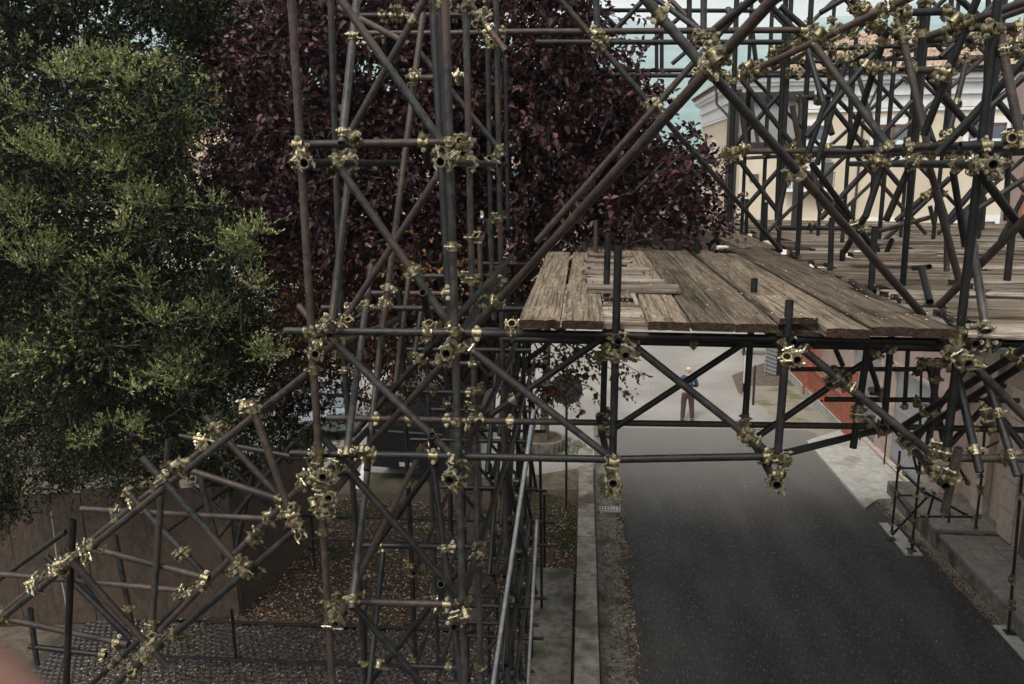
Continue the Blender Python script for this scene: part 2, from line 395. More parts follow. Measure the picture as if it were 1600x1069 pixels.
TT('buttress', '''
482 582 -30 993 4.75 5.1 g
328 693 -30 985 5.6 5.8 b
470 822 168 1080 4.75 4.95 d
495 735 250 985 5.3 5.4 b
400 838 130 1080 5.7 5.8 d
222 714 380 892 4.70 4.70 g
97 860 262 1042 4.70 4.75 b
321 651 442 782 5.3 5.2 b
390 624 461 822 4.68 4.70 b
195 764 320 898 5.5 5.4 g
73 870 205 998 5.6 5.5 d
281 681 470 716 6.2 6.2 d
456 709 500 714 5.2 5.0 b
263 724 442 782 5.2 5.1 b
127 795 424 811 5.9 5.8 b
148 858 327 904 5.2 5.1 b
2 897 290 923 5.9 5.8 b
12 968 200 1007 5.3 5.2 b
46 1010 166 1024 5.9 5.9 d
252 770 237 980 5.2 5.0 g
313 747 352 896 5.9 5.8 g
179 836 208 988 6.0 5.9 g
114 812 103 1080 5.1 5.0 d
263 686 260 735 5.9 5.9 b
103 831 -10 912 6.6 6.6 d
47 950 58 1040 5.9 5.9 g
395 742 360 900 7.2 7.2 d
330 700 480 850 7.4 7.4 d
300 760 420 860 7.6 7.6 d
260 830 440 700 7.8 7.8 d
460 690 340 840 7.0 7.0 d
120 900 220 1030 6.9 6.9 d
''')
TT('bridge', '''
815 521 1620 538 4.78 4.78 d
786 530 1482 545 5.9 5.9 d
962 718 1207 713 4.78 4.78 d
1224 709 1388 668 4.85 5.9 d
830 659 1405 667 5.9 5.9 b
1405 667 1640 673 6.3 6.3 d
966 384 957 724 4.72 4.72 d
1234 469 1214 724 4.72 4.72 d
950 364 942 655 5.9 5.9 d
1179 435 1164 658 5.9 5.9 d
1393 520 1380 680 5.9 5.9 d
1356 540 1333 700 5.4 5.4 d
1419 542 1413 640 9 9 d
1303 540 1317 572 8 8 d
1355 555 1374 615 7 7.4 d
940 530 735 670 5.8 5.8 d
980 532 1209 714 4.85 4.85 g
1160 538 962 668 5.84 5.84 d
1246 540 1462 714 4.80 4.80 g
1404 530 1184 682 5.84 5.84 d
1512 562 1612 662 4.70 4.70 g
1492 570 1531 738 4.9 4.55 d
1535 570 1590 744 5.0 4.6 d
1620 532 1402 672 4.5 5.9 d
1620 556 1408 692 4.7 6.1 d
1482 716 1640 717 4.75 4.75 b
1289 624 1592 626 7.5 7.5 d
1236 577 1455 577 8.1 8.1 d
958 756 935 650 4.45 5.95 d
978 556 940 420 4.45 7.2 b
1246 563 1160 480 4.45 6.2 b
1514 569 1330 440 4.42 6.2 b
1214 758 1160 660 4.45 5.95 d
1478 760 1390 660 4.5 6.0 d
1498 700 1476 800 4.5 4.6 b
1450 560 1480 720 6.5 6.4 d
1540 620 1600 700 5.8 5.6 d
1430 690 1520 560 6.8 6.8 d
1570 600 1480 700 6.5 6.5 d
1466 560 1448 720 5.9 5.9 d
''')
TT('canopy', '''
1566 -60 1478 712 4.72 4.72 d
1448 -40 1410 452 6.4 6.6 d
1455 -40 1420 340 6.9 6.9 d
1270 -40 1246 398 7.9 8.0 d
1229 -30 1214 340 8.1 8.1 d
1152 -30 1140 345 8.1 8.1 d
735 518 1240 -36 4.85 3.3 b
975 -40 1106 112 4.1 4.1 g
1103 106 1442 492 4.15 5.15 g
838 378 1200 -34 6.3 6.1 b
858 -20 1018 165 7.0 6.9 g
1015 160 1220 392 6.9 8.6 g
780 50 1262 47 7.0 7.0 b
837 66 1225 66 8.1 8.1 d
830 111 1120 110 10.2 10.2 d
900 16 1190 17 10.3 10.3 d
930 118 1290 118 9.2 9.2 d
930 -30 934 60 6.0 6.0 g
1100 -30 1099 60 6.4 6.4 g
1026 5 1026 110 11 11 d
1034 18 1034 112 10.3 10.3 d
1077 -20 1077 70 8.1 8.1 d
1000 -20 1110 60 7.2 7.0 g
1028 -20 1092 45 8.5 8.2 d
1015 -10 960 48 8.1 8.1 d
940 20 965 45 9.2 9.2 d
1008 75 1070 20 9.2 9.2 d
1050 100 1160 5 9.5 9.5 d
1378 88 1363 306 8.1 8.1 d
1367 354 1361 454 6.3 6.3 d
1385 50 1326 232 6.0 6.4 d
1534 -20 1443 212 5.4 5.6 d
1403 28 1449 225 5.9 5.7 b
1452 262 1478 345 5.9 6.0 b
1461 296 1499 440 5.6 5.7 b
1556 25 1598 232 4.75 4.6 b
1640 52 1464 242 4.75 4.95 d
1272 70 1392 234 5.6 5.4 g
1366 84 1260 214 6.6 6.6 d
1156 120 1422 -4 6.6 5.6 b
1448 58 1610 0 5.6 5.2 b
1288 110 1370 80 9.2 8.6 d
1219 10 1258 44 7.0 7.0 d
1159 125 1242 230 8.1 8.1 d
1223 141 1150 226 8.6 8.6 d
1156 252 1216 332 8.1 8.1 d
1218 264 1165 324 8.6 8.6 d
1290 154 1353 232 8.1 8.1 d
1424 160 1378 210 8.2 8.2 d
1449 118 1526 212 5.8 5.8 d
1363 256 1282 342 7.2 7.2 d
1268 256 1362 384 6.6 6.8 d
1382 262 1408 292 8.1 8.1 d
1385 240 1352 340 5.9 5.9 d
1352 338 1320 392 5.9 6.6 d
1420 264 1384 345 5.9 6.0 d
1484 278 1424 336 8.1 8.1 d
1528 266 1616 384 4.60 4.9 d
1612 332 1467 478 4.7 5.2 b
1512 330 1541 518 5.2 4.62 g
1489 268 1508 385 6.2 6.3 d
1128 237 1410 235 7.5 7.5 b
1412 229 1466 229 5.6 5.6 b
1500 228 1640 227 4.65 4.65 d
1462 257 1525 256 5.6 5.6 b
1552 257 1330 256 4.4 7.6 d
1243 153 1298 152 7.4 7.4 d
1416 110 1484 110 5.9 5.9 b
1408 20 1486 18 5.8 5.8 d
1448 62 1530 61 6.3 6.3 d
1508 44 1600 41 5.6 5.6 d
1218 356 1342 357 8.6 8.6 d
1110 96 1080 130 3.9 6.0 d
1018 160 1010 175 6.7 8.0 b
1174 39 1184 120 9 9 d
1170 140 1170 230 9.8 10 d
1262 75 1300 210 7.5 7.1 d
1290 160 1262 240 6.6 6.6 d
1325 85 1276 258 7.0 7.0 d
1238 165 1250 230 7.6 7.6 b
1155 140 1167 236 7.8 7.8 b
1330 90 1328 240 9.2 9.2 d
1270 260 1282 330 7.4 7.4 b
1232 262 1214 345 7.4 7.4 d
1180 20 1250 -20 6.6 6.6 b
1120 45 1190 -12 5.6 5.4 d
1282 20 1350 -20 7.4 7.4 d
1190 -5 1290 95 7.8 7.8 d
1330 0 1404 60 7.2 7.2 d
1580 -20 1470 90 6.6 6.6 d
1490 -10 1600 90 6.8 6.8 d
1600 120 1500 210 6.2 6.2 d
1560 160 1610 220 6.4 6.4 d
1465 290 1400 345 7.4 7.4 d
1556 250 1600 180 7.8 7.8 d
1545 -20 1537 250 8.6 8.6 d
1487 -20 1480 240 9.2 9.2 d
1600 280 1500 345 7.2 7.2 d
1550 262 1480 345 6.5 6.5 d
1509 100 1480 220 7.6 7.4 d
1578 200 1572 345 8 8 d
1600 305 1560 380 9 9 d
1538 308 1534 360 8.6 8.6 d
1585 330 1572 452 5.9 5.9 d
1300 340 1297 423 7.2 7.2 d
1197 316 1195 376 9.6 9.6 d
1167 311 1166 366 10.6 10.6 d
1333 316 1332 378 9.4 9.4 b
1480 346 1479 424 7.2 7.2 b
1440 420 1453 472 6.0 5.6 d
1453 322 1460 352 9.6 9.6 d
1394 374 1382 402 8.2 8.3 d
1316 408 1317 390 7.2 7.2 d
1428 419 1452 417 7.4 7.1 d
1534 456 1554 443 6.2 5.9 d
931 344 930 402 8.6 8.6 b
1089 374 1090 404 8.6 8.6 d
1472 487 1500 520 5.3 4.9 d
1452 340 1356 366 8.5 9 b
''')
# regular bays of the frame further back, rows 1.1 m apart
ZD = 6.86
cols = [2.2, 3.25, 4.3, 5.4]; rows = [9.25, 10.35, 11.45]
for j, y in enumerate(rows):
    for i, x in enumerate(cols):
        jx = random.uniform(-.05, .05)
        add_tube('back', (x+jx, y, ZD-0.6), (x+jx+random.uniform(-.05, .05), y, 11.2), 'd')
        for z in (7.97, 9.0, 10.02):
            for _ in range(1 if z < 9.5 else 1): coupler_at('back', Vector((x+jx, y, z+random.uniform(-.07, .07))), (0, 0, 1), far=True)
    for z in (7.97, 9.0, 10.02): add_tube('back', (cols[0]-.25, y-.05, z), (cols[-1]+.4, y-.05, z+random.uniform(-.03, .03)), 'd')
    for i in range(len(cols)-1):
        for (z0, z1) in ((ZD, 7.97), (7.97, 9.0), (9.0, 10.02)):
            if random.random() < 0.25: continue
            a, b = (cols[i]+.07, cols[i+1]-.07) if (i+j) % 2 == 0 else (cols[i+1]-.07, cols[i]+.07)
            add_tube('back', (a, y+.05, z1-.08), (b, y+.05, z0+.08), random.choice('ddb'))
for i, x in enumerate(cols):
    for z in (7.9, 8.93): add_tube('back', (x+.06, 4.9 if i < 3 else 6.5, z), (x+.06, 11.7, z), 'b' if z > 8.5 else 'd')
    for j in range(2):
        if (i+j) % 2: add_tube('back', (x-.06, rows[j], 7.97), (x-.06, rows[j+1], 9.0), 'd')

# the legs behind the tall tower: two columns of posts on the verge, rows 1.1 m apart
for j, y in enumerate([7.0, 8.1, 9.2, 10.3, 11.4]):
    for i, x in enumerate((-1.66, -0.80)):
        if j == 0 and i == 1: continue
        if i == 0 and j in (1,): pass
        tz = 6.75 if j < 2 else 6.3
        add_tube('pier', (x, y, 0.02), (x, y, tz), 'd')
        for z in (1.2, 2.1, 3.0, 3.95, 4.95, 5.95):
            for _ in range(2): coupler_at('pier', Vector((x, y, z+random.uniform(-.1, .1))), (0, 0, 1), far=True)
    for z in (1.2, 2.1, 3.0, 3.95, 4.95, 5.95):
        if z in (2.1, 3.95) and j % 2: continue
        if j > 0: add_tube('pier', (-1.86, y-.05, z), (-0.55, y-.05, z), 'd')
    for z0, z1, s in ((1.2, 2.1, 1), (3.0, 3.95, -1), (4.95, 5.95, -1)):
        if j: add_tube('pier', (-1.6, y+.05, z0 if s > 0 else z1), (-.86, y+.05, z1 if s > 0 else z0), 'd')
for x in (-0.74, -0.84, -1.62):
    for z in (2.15, 3.0, 3.95, 4.95, 5.9):
        add_tube('pier', (x, 6.9, z+.05), (x, 11.6, z+.05), 'd')
for j, (y0, y1) in enumerate(((7, 8.1), (8.1, 9.2), (9.2, 10.3), (10.3, 11.4))):
    for z0 in (2.15, 3.95, 5.0):
        add_tube('pier', (-.9, y0, z0), (-.9, y1, z0+.95), 'd'); add_tube('pier', (-.72, y1, z0-.9), (-.72, y0, z0), 'd')
for (x, y) in ((-1.02, 12.6), (-.72, 12.9), (-1.5, 12.7)): add_tube('pier', (x, y, 0), (x+.03, y-.8, 3.2), 'd')

TT('sidepier', '''
1406 705 1393 834 16.2 16.2 d
1438 720 1424 866 15.4 15.4 d
1534 742 1524 828 15.6 15.6 d
1486 760 1482 822 16.2 16.2 d
1440 560 1436 725 15.2 15.2 d
1541 640 1533 745 15.4 15.4 d
1401 774 1432 774 16 15.6 d
1432 807 1526 808 15.5 15.5 d
1404 731 1436 732 16 15.6 d
1403 778 1425 806 16.1 15.5 d
1451 774 1394 836 15.8 16.1 d
1400 818 1428 850 16.1 15.5 d
1440 766 1512 806 15.4 15.4 d
1493 722 1514 758 15.4 15.4 d
1410 738 1446 772 16 15.5 d
1460 770 1448 812 15.7 15.9 d
1424 700 1434 740 15.5 15.5 d
1470 735 1560 690 15.9 15.9 d
1597 740 1575 995 12.76 12.76 d
''')

# couplers on the traced joints: each grips the tubes that pass there
def seg_px(t):
    a, b, ow = t; return pix(a), pix(b)
_TP = []
def prep():
    for t in TUBES:
        if t[2] in ('pier',): _TP.append(None); continue
        (ax, ay), (bx, by) = seg_px(t); _TP.append((ax, ay, bx, by))
prep()
def CJ(x, y, n, owner, rad=16, spread=9):
    c = []
    for i, t in enumerate(TUBES):
        if t[2] == 'pier' or _TP[i] is None: continue
        ax, ay, bx, by = _TP[i]; dx, dy = bx-ax, by-ay; l2 = dx*dx+dy*dy
        s = ((x-ax)*dx+(y-ay)*dy)/max(l2, 1e-6); s = min(max(s, 0.0), 1.0)
        d = math.hypot(ax+dx*s-x, ay+dy*s-y)
        if d < rad: c.append((d, i))
    c.sort()
    if not c: return
    c = c[:max(2, min(n, 4))]
    if n >= 3: n = n-1 if random.random() < .6 else n
    for k in range(n):
        d, i = c[k % len(c)]; a, b, ow = TUBES[i]
        tx, ty = (x, y) if k < 1 else (x+random.uniform(-spread, spread), y+random.uniform(-spread, spread))
        ax, ay, bx, by = _TP[i]; dx, dy = bx-ax, by-ay; L_ = (b-a).length
        # find the parameter along the 3-D tube whose projection is closest to the wanted spot
        best = min((math.hypot(*(Vector(pix(a+(b-a)*q))-Vector((tx, ty)))), q) for q in np.linspace(0.0, 1.0, max(8, int(L_/0.03))))[1]
        best = min(max(best, 0.03/L_), 1-0.03/L_)
        p = a+(b-a)*best
        coupler_at(owner, p, b-a, far=p.y > 7.0)
def CC(owner, txt):
    for tok in txt.split(';'):
        tok = tok.split()
        if tok: CJ(float(tok[0]), float(tok[1]), int(tok[2]), owner)
CC('tower', '''462 226 2;535 213 2;556 221 2;667 214 2;703 218 2;730 221 2;468 252 3;545 250 2;523 250 2;690 252 3;706 246 2;734 250 2;778 243 2;772 252 2;
708 383 1;733 368 1;782 342 1;487 520 3;514 512 3;672 516 2;712 520 3;530 528 2;492 552 3;697 552 3;714 545 3;739 520 2;735 545 1;485 577 1;
572 475 2;602 475 2;540 480 2;548 500 2;503 515 2;497 708 3;490 724 3;541 704 3;567 711 2;585 712 2;680 708 2;717 720 3;704 748 3;722 740 2;509 745 3;500 770 3;512 800 2;503 830 1;
515 745 2;525 735 2;515 945 3;552 935 2;690 940 2;730 945 2;524 975 3;710 975 3;718 962 2;560 942 2;553 853 1;599 855 2;707 855 2;745 858 2;740 872 2;
570 895 1;605 1040 1;560 1035 1;752 1040 2;700 1045 1;620 448 2;640 430 2;648 418 2;730 440 2;700 458 2;780 440 2;776 465 1;760 470 2;
650 122 2;724 120 1;648 120 1;652 25 2;620 22 2;596 25 1;618 28 2;735 15 2;760 25 2;765 45 2;780 50 2;770 70 2;745 5 2;690 5 1;545 60 1;600 52 1;640 655 1;590 655 1;545 655 1;700 655 2;735 655 2;745 650 2;
645 560 1;662 565 2;735 568 2;630 612 2;680 612 1;735 612 2;742 640 1;540 580 1;660 700 1;655 575 1;745 480 2;740 430 2;788 660 2;800 520 1;795 620 1''')
CC('buttress', '''395 634 2;389 640 1;333 672 2;322 690 2;316 696 2;330 680 1;255 745 3;241 752 3;288 738 2;276 730 2;262 735 2;195 770 2;178 805 2;205 785 1;182 800 2;
108 868 3;97 878 3;130 857 2;140 848 2;85 892 2;75 898 2;55 905 2;48 915 2;120 872 2;405 842 3;395 848 2;410 835 2;460 815 3;468 800 2;440 790 2;450 798 2;478 790 2;
376 888 3;365 892 2;385 880 2;352 900 2;320 905 2;300 918 3;310 910 2;292 928 2;325 915 2;234 1000 3;225 1015 3;240 985 2;215 1030 2;205 1040 2;170 1025 2;185 1020 2;240 1010 2;5 962 2;-2 975 1;
200 950 1;290 862 2;270 990 2;60 925 1;425 822 2;432 812 2;480 752 3;492 738 3;487 765 2;497 790 2;505 760 2''')
CC('bridge', '''964 523 3;972 552 3;957 548 2;986 540 2;1231 530 3;1245 560 3;1228 560 2;1252 545 2;958 722 3;965 740 3;955 752 3;970 735 2;1213 714 3;1220 735 3;1212 752 3;1225 745 2;
943 655 3;942 675 2;1165 655 3;1172 675 2;1160 685 2;1178 690 2;1358 663 2;1374 664 2;1385 680 3;1400 690 3;1415 700 2;1428 705 2;
1496 530 3;1515 528 2;1538 525 2;1512 566 3;1498 560 3;1485 545 2;1503 548 2;1470 712 3;1482 735 3;1470 745 3;1490 745 2;1460 725 2;1518 708 2;1578 710 2;1500 760 2;1462 755 2;
1085 542 1;1085 552 1;950 555 2;1312 590 2;1306 580 1;1376 616 2;1370 612 1;1455 560 2;1440 570 2;1460 590 1;1540 640 2;1550 650 2;1430 625 1;1330 600 2;1345 640 2;1355 650 2;1370 550 1;1390 545 2;1550 545 2;1590 560 2;1530 660 2;1545 670 1;1410 640 1;1448 640 2''')
CC('canopy', '''1110 95 3;1095 105 3;1085 110 2;1130 110 3;1105 75 3;1098 60 3;1085 70 2;1120 85 2;1115 68 2;1138 115 2;935 55 3;940 72 3;930 78 2;946 65 2;1020 158 3;1030 165 2;1012 160 2;1038 12 2;1026 18 2;1135 15 1;
1155 118 3;1150 125 2;1166 115 2;1175 108 2;1190 95 3;1182 100 2;1200 88 3;1225 72 3;1215 78 2;1240 70 3;1250 60 3;1262 50 3;1270 58 3;1275 45 2;1240 110 2;1250 118 2;1245 100 2;1232 120 2;
1290 45 3;1300 30 3;1310 40 2;1325 50 2;1340 55 2;1350 12 3;1360 5 2;1345 25 2;1360 40 3;1370 48 3;1395 10 3;1385 20 3;1400 18 3;1404 40 3;1395 52 2;1410 60 2;1420 12 2;1430 40 2;1325 15 2;1380 60 2;
1420 48 2;1480 20 2;1490 12 2;1500 35 2;1510 25 2;1475 40 2;1480 60 2;1430 60 2;1425 110 3;1418 118 2;1480 118 3;1486 108 2;1500 95 2;1512 88 3;1520 75 2;1536 62 2;1545 55 3;1575 60 3;1585 70 3;1590 90 2;1570 80 2;1595 50 2;
1300 80 2;1320 75 2;1340 75 2;1355 70 2;1330 110 2;1345 100 2;1290 70 2;1380 108 2;1395 108 2;1365 100 2;1350 118 2;1290 108 2;1310 100 2;
''')
CC('back', '''1130 237 2;1140 240 3;1150 245 2;1158 237 3;1165 230 2;1225 235 2;1240 232 3;1255 240 3;1262 248 3;1250 255 3;1268 245 2;1232 245 2;1293 230 3;1330 232 1;1345 228 2;1352 235 2;1360 250 2;1370 248 2;1388 232 3;1395 240 2;1378 252 2;
1420 228 3;1432 225 2;1428 245 3;1420 255 3;1440 252 3;1450 242 3;1455 235 2;1475 210 3;1480 218 2;1485 245 2;1495 240 2;1500 250 2;1535 228 3;1524 226 2;1533 252 3;1550 257 3;1525 258 2;1540 262 2;1592 215 3;1598 230 2;1578 222 2;1570 245 2;
1427 160 1;1440 300 1;1480 300 1;1218 357 1;1268 356 1;1350 355 1;1345 360 1;1236 152 1;1280 153 1;1380 235 2;1516 240 2;1500 160 1;1560 120 1;1410 30 2;1375 5 2;1442 5 1;1315 60 2''')
CC('sidepier', '''1401 774 2;1403 732 2;1432 774 2;1431 807 2;1428 850 2;1396 820 2;1393 832 1;1426 862 2;1450 776 1;1447 808 2;1512 805 2;1524 808 2;1523 825 2;1527 770 2;1516 760 2;1530 760 1;1435 732 2;1472 805 1;1595 776 3;1580 900 3;1592 905 2;1575 945 3;1588 940 2;1534 742 1;1484 806 1;1415 740 1;1440 765 2''')
def near_row():          # grips where the purlins cross the far rows
    pass

# base plates and timber sole boards under the pavement leg
bp = MB()
for (x, y) in ((6.71, 15.7), (7.17, 12.76), (8.5, 17.0), (6.49, 16.2)): bp.b2(x-.08, y-.08, 0.055, x+.08, y+.08, 0.068)
part('base_plate', bp, MT['d'], SC['sidepier'])

# ------------------------------------------------------------------ plank deck
M_WOOD = mat('weathered_plank', (0.095, 0.074, 0.052), (0.235, 0.187, 0.138), 0.9, 0, 9, 10, stretch=(6, 0.5, 6), coord='obj', bump=0.9, bscale=7, c3=(0.05, 0.043, 0.026), s3=1.2, t3=(0.55, 0.72), spec=0.15, objvar=0.38, cracks=(1.5, .5, 1.5))
M_WOODG = mat('bleached_plank', (0.15, 0.12, 0.094), (0.38, 0.33, 0.27), 0.9, 0, 9, 10, stretch=(6, 0.5, 6), coord='obj', bump=1.0, bscale=7, c3=(0.09, 0.065, 0.045), s3=1.2, t3=(0.52, 0.68), spec=0.15, objvar=0.35, cracks=(1.5, .4, 1.5))
M_END = mat('rotten_end_grain', (0.02, 0.014, 0.010), (0.055, 0.035, 0.024), 0.95, 0, 30, 8, bump=0.9, c3=(0.05, 0.055, 0.02), s3=9, t3=(.6, .7), spec=.1)
def plank(parent, x, y, z, L_, W, T=0.045, along='y', m=None, rag=0.03, tilt=0.0, name='plank', split=0.5, label=None):
    nx, ny = 6, 14; mb = MB(); sx = rng.uniform(-1, 1)*50
    def top(i, j):
        u = i/nx-.5; v = j/ny
        w = W*(1+0.025*noise.noise(Vector((sx, v*6, 1))))
        yy = v*L_
        if j == 0: yy += rag*abs(noise.noise(Vector((sx+u*9, 5, 1))))*2
        if j == ny: yy -= rag*abs(noise.noise(Vector((sx+u*9, 15, 1))))*2.2
        zz = 0.005*noise.noise(Vector((sx+u*4, v*5, 2)))-0.004*abs(u*2)**4
        return (u*w, yy, zz)
    for j in range(ny+1):
        for i in range(nx+1): mb.v.append(top(i, j))
    n1 = len(mb.v)
    for j in range(ny+1):
        for i in range(nx+1): t_ = mb.v[j*(nx+1)+i]; mb.v.append((t_[0], t_[1], -T))
    q = lambda i, j: j*(nx+1)+i
    for j in range(ny):
        for i in range(nx):
            mb.f.append((q(i, j), q(i+1, j), q(i+1, j+1), q(i, j+1))); mb.f.append((n1+q(i, j+1), n1+q(i+1, j+1), n1+q(i+1, j), n1+q(i, j)))
    for j in range(ny):
        mb.f.append((q(0, j), q(0, j+1), n1+q(0, j+1), n1+q(0, j))); mb.f.append((q(nx, j+1), q(nx, j), n1+q(nx, j), n1+q(nx, j+1)))
    for i in range(nx):
        mb.f.append((q(i+1, 0), q(i, 0), n1+q(i, 0), n1+q(i+1, 0))); mb.f.append((q(i, ny), q(i+1, ny), n1+q(i+1, ny), n1+q(i, ny)))
    mb.m = [0]*(len(mb.f)-2*nx)+[1]*(2*nx)
    o = link(name, mb.mesh(name, [m or M_WOOD, M_END]), parent, (x, y, z)); o.rotation_euler = (tilt, random.uniform(-.01, .01), 0 if along == 'y' else -math.pi/2)
    o.rotation_euler.z += random.uniform(-.006, .006)
    if label: o['label'] = label
    return o
deck = thing('plank_deck', 'walkway deck of weathered timber planks laid on the tube girder above the road', 'deck', (0.8, 6.5, 6.87))
dl = Vector(deck.location); deck.rotation_euler.y = 0.02; deck.location.z -= 0.022
def dp(x, y, z, *a, **k): return plank(deck, x-dl.x, y-dl.y, z-dl.z, *a, **k)
ZT = 6.93
WP = 0.246
xs = [-0.265, -0.012]
for i, x in enumerate(xs): dp(x, 4.58, ZT, 3.9, 0.24, 0.052)
dp(0.245, 5.0, ZT-.06, 3.6, 0.225, 0.05)
for i, x in enumerate([0.50, 0.755, 1.005]): dp(x-.01, 4.60+[.0, .02, .03][i], ZT+random.uniform(-.004, .004), 4.1+[0, .1, .2][i], 0.236, 0.052)
dp(1.265, 5.45, ZT-.005, 3.7, 0.235, 0.05); dp(1.30, 4.72, ZT-.06, .9, 0.33, 0.03, rag=.05)
for i, x in enumerate([1.495, 1.745, 1.985]): dp(x, 4.57+.025*i, ZT+[-.006, .006, -.002][i], 4.1+.35*i, 0.236, 0.055)
# boards behind them
for i, x in enumerate([0.9, 1.15, 1.40, 1.65, 1.90, 2.15]): dp(x, 8.85+.12*i, ZT-.02+random.uniform(-.01, .012), 3.9, 0.24)
for i, x in enumerate([0.15, 0.40, 0.65]): dp(x, 8.6, ZT-.03, 2.2, 0.24)
# rotten bleached cross boards filling the gap behind the first post
for y, xa, xb, zz in ((4.86, .03, .60, -.055), (5.10, -.02, .56, -.045), (5.34, .04, .52, -.045), (6.2, .0, .62, .02), (6.45, .02, .55, .01), (6.7, -.02, .50, .015), (7.0, 0.02, .58, .01), (7.6, -.02, .45, .012), (8.1, .02, .5, .01)):
    dp(xa, y, ZT+zz+.01, xb-xa, 0.2, 0.03, along='x', m=M_WOODG, rag=0.07)
# cross planks of the right half
y = 4.64; k = 0
while y < 14.5:
    w = random.choice((0.2, 0.24, 0.24)); x0 = 2.16+random.uniform(-.04, .22)
    if y > 9: x0 = 2.35+random.uniform(-.1, .3)
    xx = x0
    while xx < 9.5:
        ln_ = random.uniform(1.2, 3.9)
        dp(xx, y+w/2, ZT-.02+random.uniform(-.012, .014), ln_, w*0.97, 0.045, along='x', m=random.choice((M_WOOD, M_WOOD, M_WOODG)), rag=0.09)
        xx += ln_+random.choice((-.0, .03, .12))
    y += w+random.choice((0.01, 0.015, 0.05)); k += 1
# joists under the planks
for x in (0.2, 1.2, 2.2): add_tube('bridge', (x, 4.6, 6.80), (x, 9.0, 6.80), 'd')
for y in (7.0, 8.1, 9.2, 10.4, 11.6, 12.8, 14.0): add_tube('bridge', (-.3 if y < 9 else .6, y, 6.825), (9.0, y, 6.65), 'd')
for x in (3.2, 4.4, 5.6, 6.8): add_tube('bridge', (x, 4.9, 6.77-.02*(x-.8)), (x, 14.3, 6.77-.02*(x-.8)), 'd')

o = plank(None, 1.25, 4.70, ZT-.002, .85, 0.225, 0.04, m=M_WOOD, name='loose_board'); tag(o, 'short board lying on the deck around the low tube stub beside the second post', 'board')
o = plank(None, 2.5, 7.8, ZT+.05, .75, 0.22, 0.04, along='x', m=M_WOOD, name='loose_board'); tag(o, 'short dark board lying crosswise near the middle of the deck, left of the plastic bag', 'board')
o = plank(None, .02, 5.72, ZT+.035, .66, 0.17, 0.04, along='x', m=M_WOODG, name='loose_board', rag=.02); tag(o, 'bleached board laid crosswise against the rear post near the left deck edge', 'board')
o = plank(None, 2.62, 5.9, ZT+.05, 1.7, 0.22, 0.045, along='x', m=M_WOODG, name='loose_board', rag=.1); tag(o, 'bleached ragged board lying on the right half of the deck under the leaning stub tube', 'board')
o = plank(None, 3.1, 9.0, ZT+.06, 1.9, 0.22, 0.045, along='x', m=M_WOODG, name='loose_board', rag=.1); tag(o, 'long grey board lying loose far back on the deck between the scaffold posts', 'board')

# chips, twigs and leaves scattered over the planks
def leaf_cloud(name, pos, dirs, nrm, ln_, wd, col, mats, parent=None, kind='stuff', fold=0.25, label=None):
    """leaves as folded six-point blades"""
    n = len(pos); dirs = dirs/np.linalg.norm(dirs, axis=1, keepdims=True)
    side = np.cross(dirs, nrm); side /= np.maximum(np.linalg.norm(side, axis=1, keepdims=True), 1e-6)
    up = np.cross(side, dirs); ln_ = np.asarray(ln_).reshape(-1, 1); wd = np.asarray(wd).reshape(-1, 1)
    v = np.empty((n, 6, 3)); h = up*wd*fold
    v[:, 0] = pos; v[:, 3] = pos+dirs*ln_-up*ln_*0.12
    v[:, 1] = pos+dirs*ln_*.3+side*wd*.5+h; v[:, 2] = pos+dirs*ln_*.68+side*wd*.42+h*.8
    v[:, 5] = pos+dirs*ln_*.3-side*wd*.5+h; v[:, 4] = pos+dirs*ln_*.68-side*wd*.42+h*.8
    me = bpy.data.meshes.new(name); me.vertices.add(n*6); me.vertices.foreach_set('co', v.astype(np.float32).ravel())
    base = (np.arange(n)*6)[:, None]
    li = np.concatenate([base+np.array([0, 1, 2, 3]), base+np.array([0, 3, 4, 5])], axis=1).ravel()
    me.loops.add(n*8); me.loops.foreach_set('vertex_index', li.astype(np.int32))
    me.polygons.add(n*2); me.polygons.foreach_set('loop_start', (np.arange(n*2)*4).astype(np.int32)); me.polygons.foreach_set('loop_total', np.full(n*2, 4, np.int32))
    me.update(calc_edges=True)
    at = me.color_attributes.new('leafcol', 'FLOAT_COLOR', 'POINT')
    c = np.repeat(np.concatenate([col, np.ones((n, 1))], axis=1)[:, None, :], 6, axis=1).astype(np.float32); at.data.foreach_set('color', c.ravel())
    me.materials.append(mats); o = link(name, me, parent)
    if kind: o['kind'] = kind
    return o
def leaf_mat(name, rough=0.45, trans=0.25, spec=0.4):
    m = bpy.data.materials.new(name); m.use_nodes = True; t = m.node_tree; n = t.nodes; b = n['Principled BSDF']
    a = n.new('ShaderNodeAttribute'); a.attribute_name = 'leafcol'; t.links.new(a.outputs['Color'], b.inputs['Base Color'])
    b.inputs['Roughness'].default_value = rough; b.inputs['Specular IOR Level'].default_value = spec
    if trans:
        tr = n.new('ShaderNodeBsdfTranslucent'); t.links.new(a.outputs['Color'], tr.inputs[0]); ms = n.new('ShaderNodeMixShader'); ms.inputs[0].default_value = trans
        t.links.new(b.outputs[0], ms.inputs[1]); t.links.new(tr.outputs[0], ms.inputs[2]); t.links.new(ms.outputs[0], n['Material Output'].inputs[0])
    return m
M_LEAF = leaf_mat('leaf_blade', 0.55, 0.22, 0.28); M_DRY = leaf_mat('dry_leaf', 0.8, 0.0, 0.15)
def pick(cols, n, var=0.25):
    c = np.array(cols)[rng.integers(0, len(cols), n)]; return np.clip(c*(1+rng.uniform(-var, var, (n, 1))), 0.002, 1)
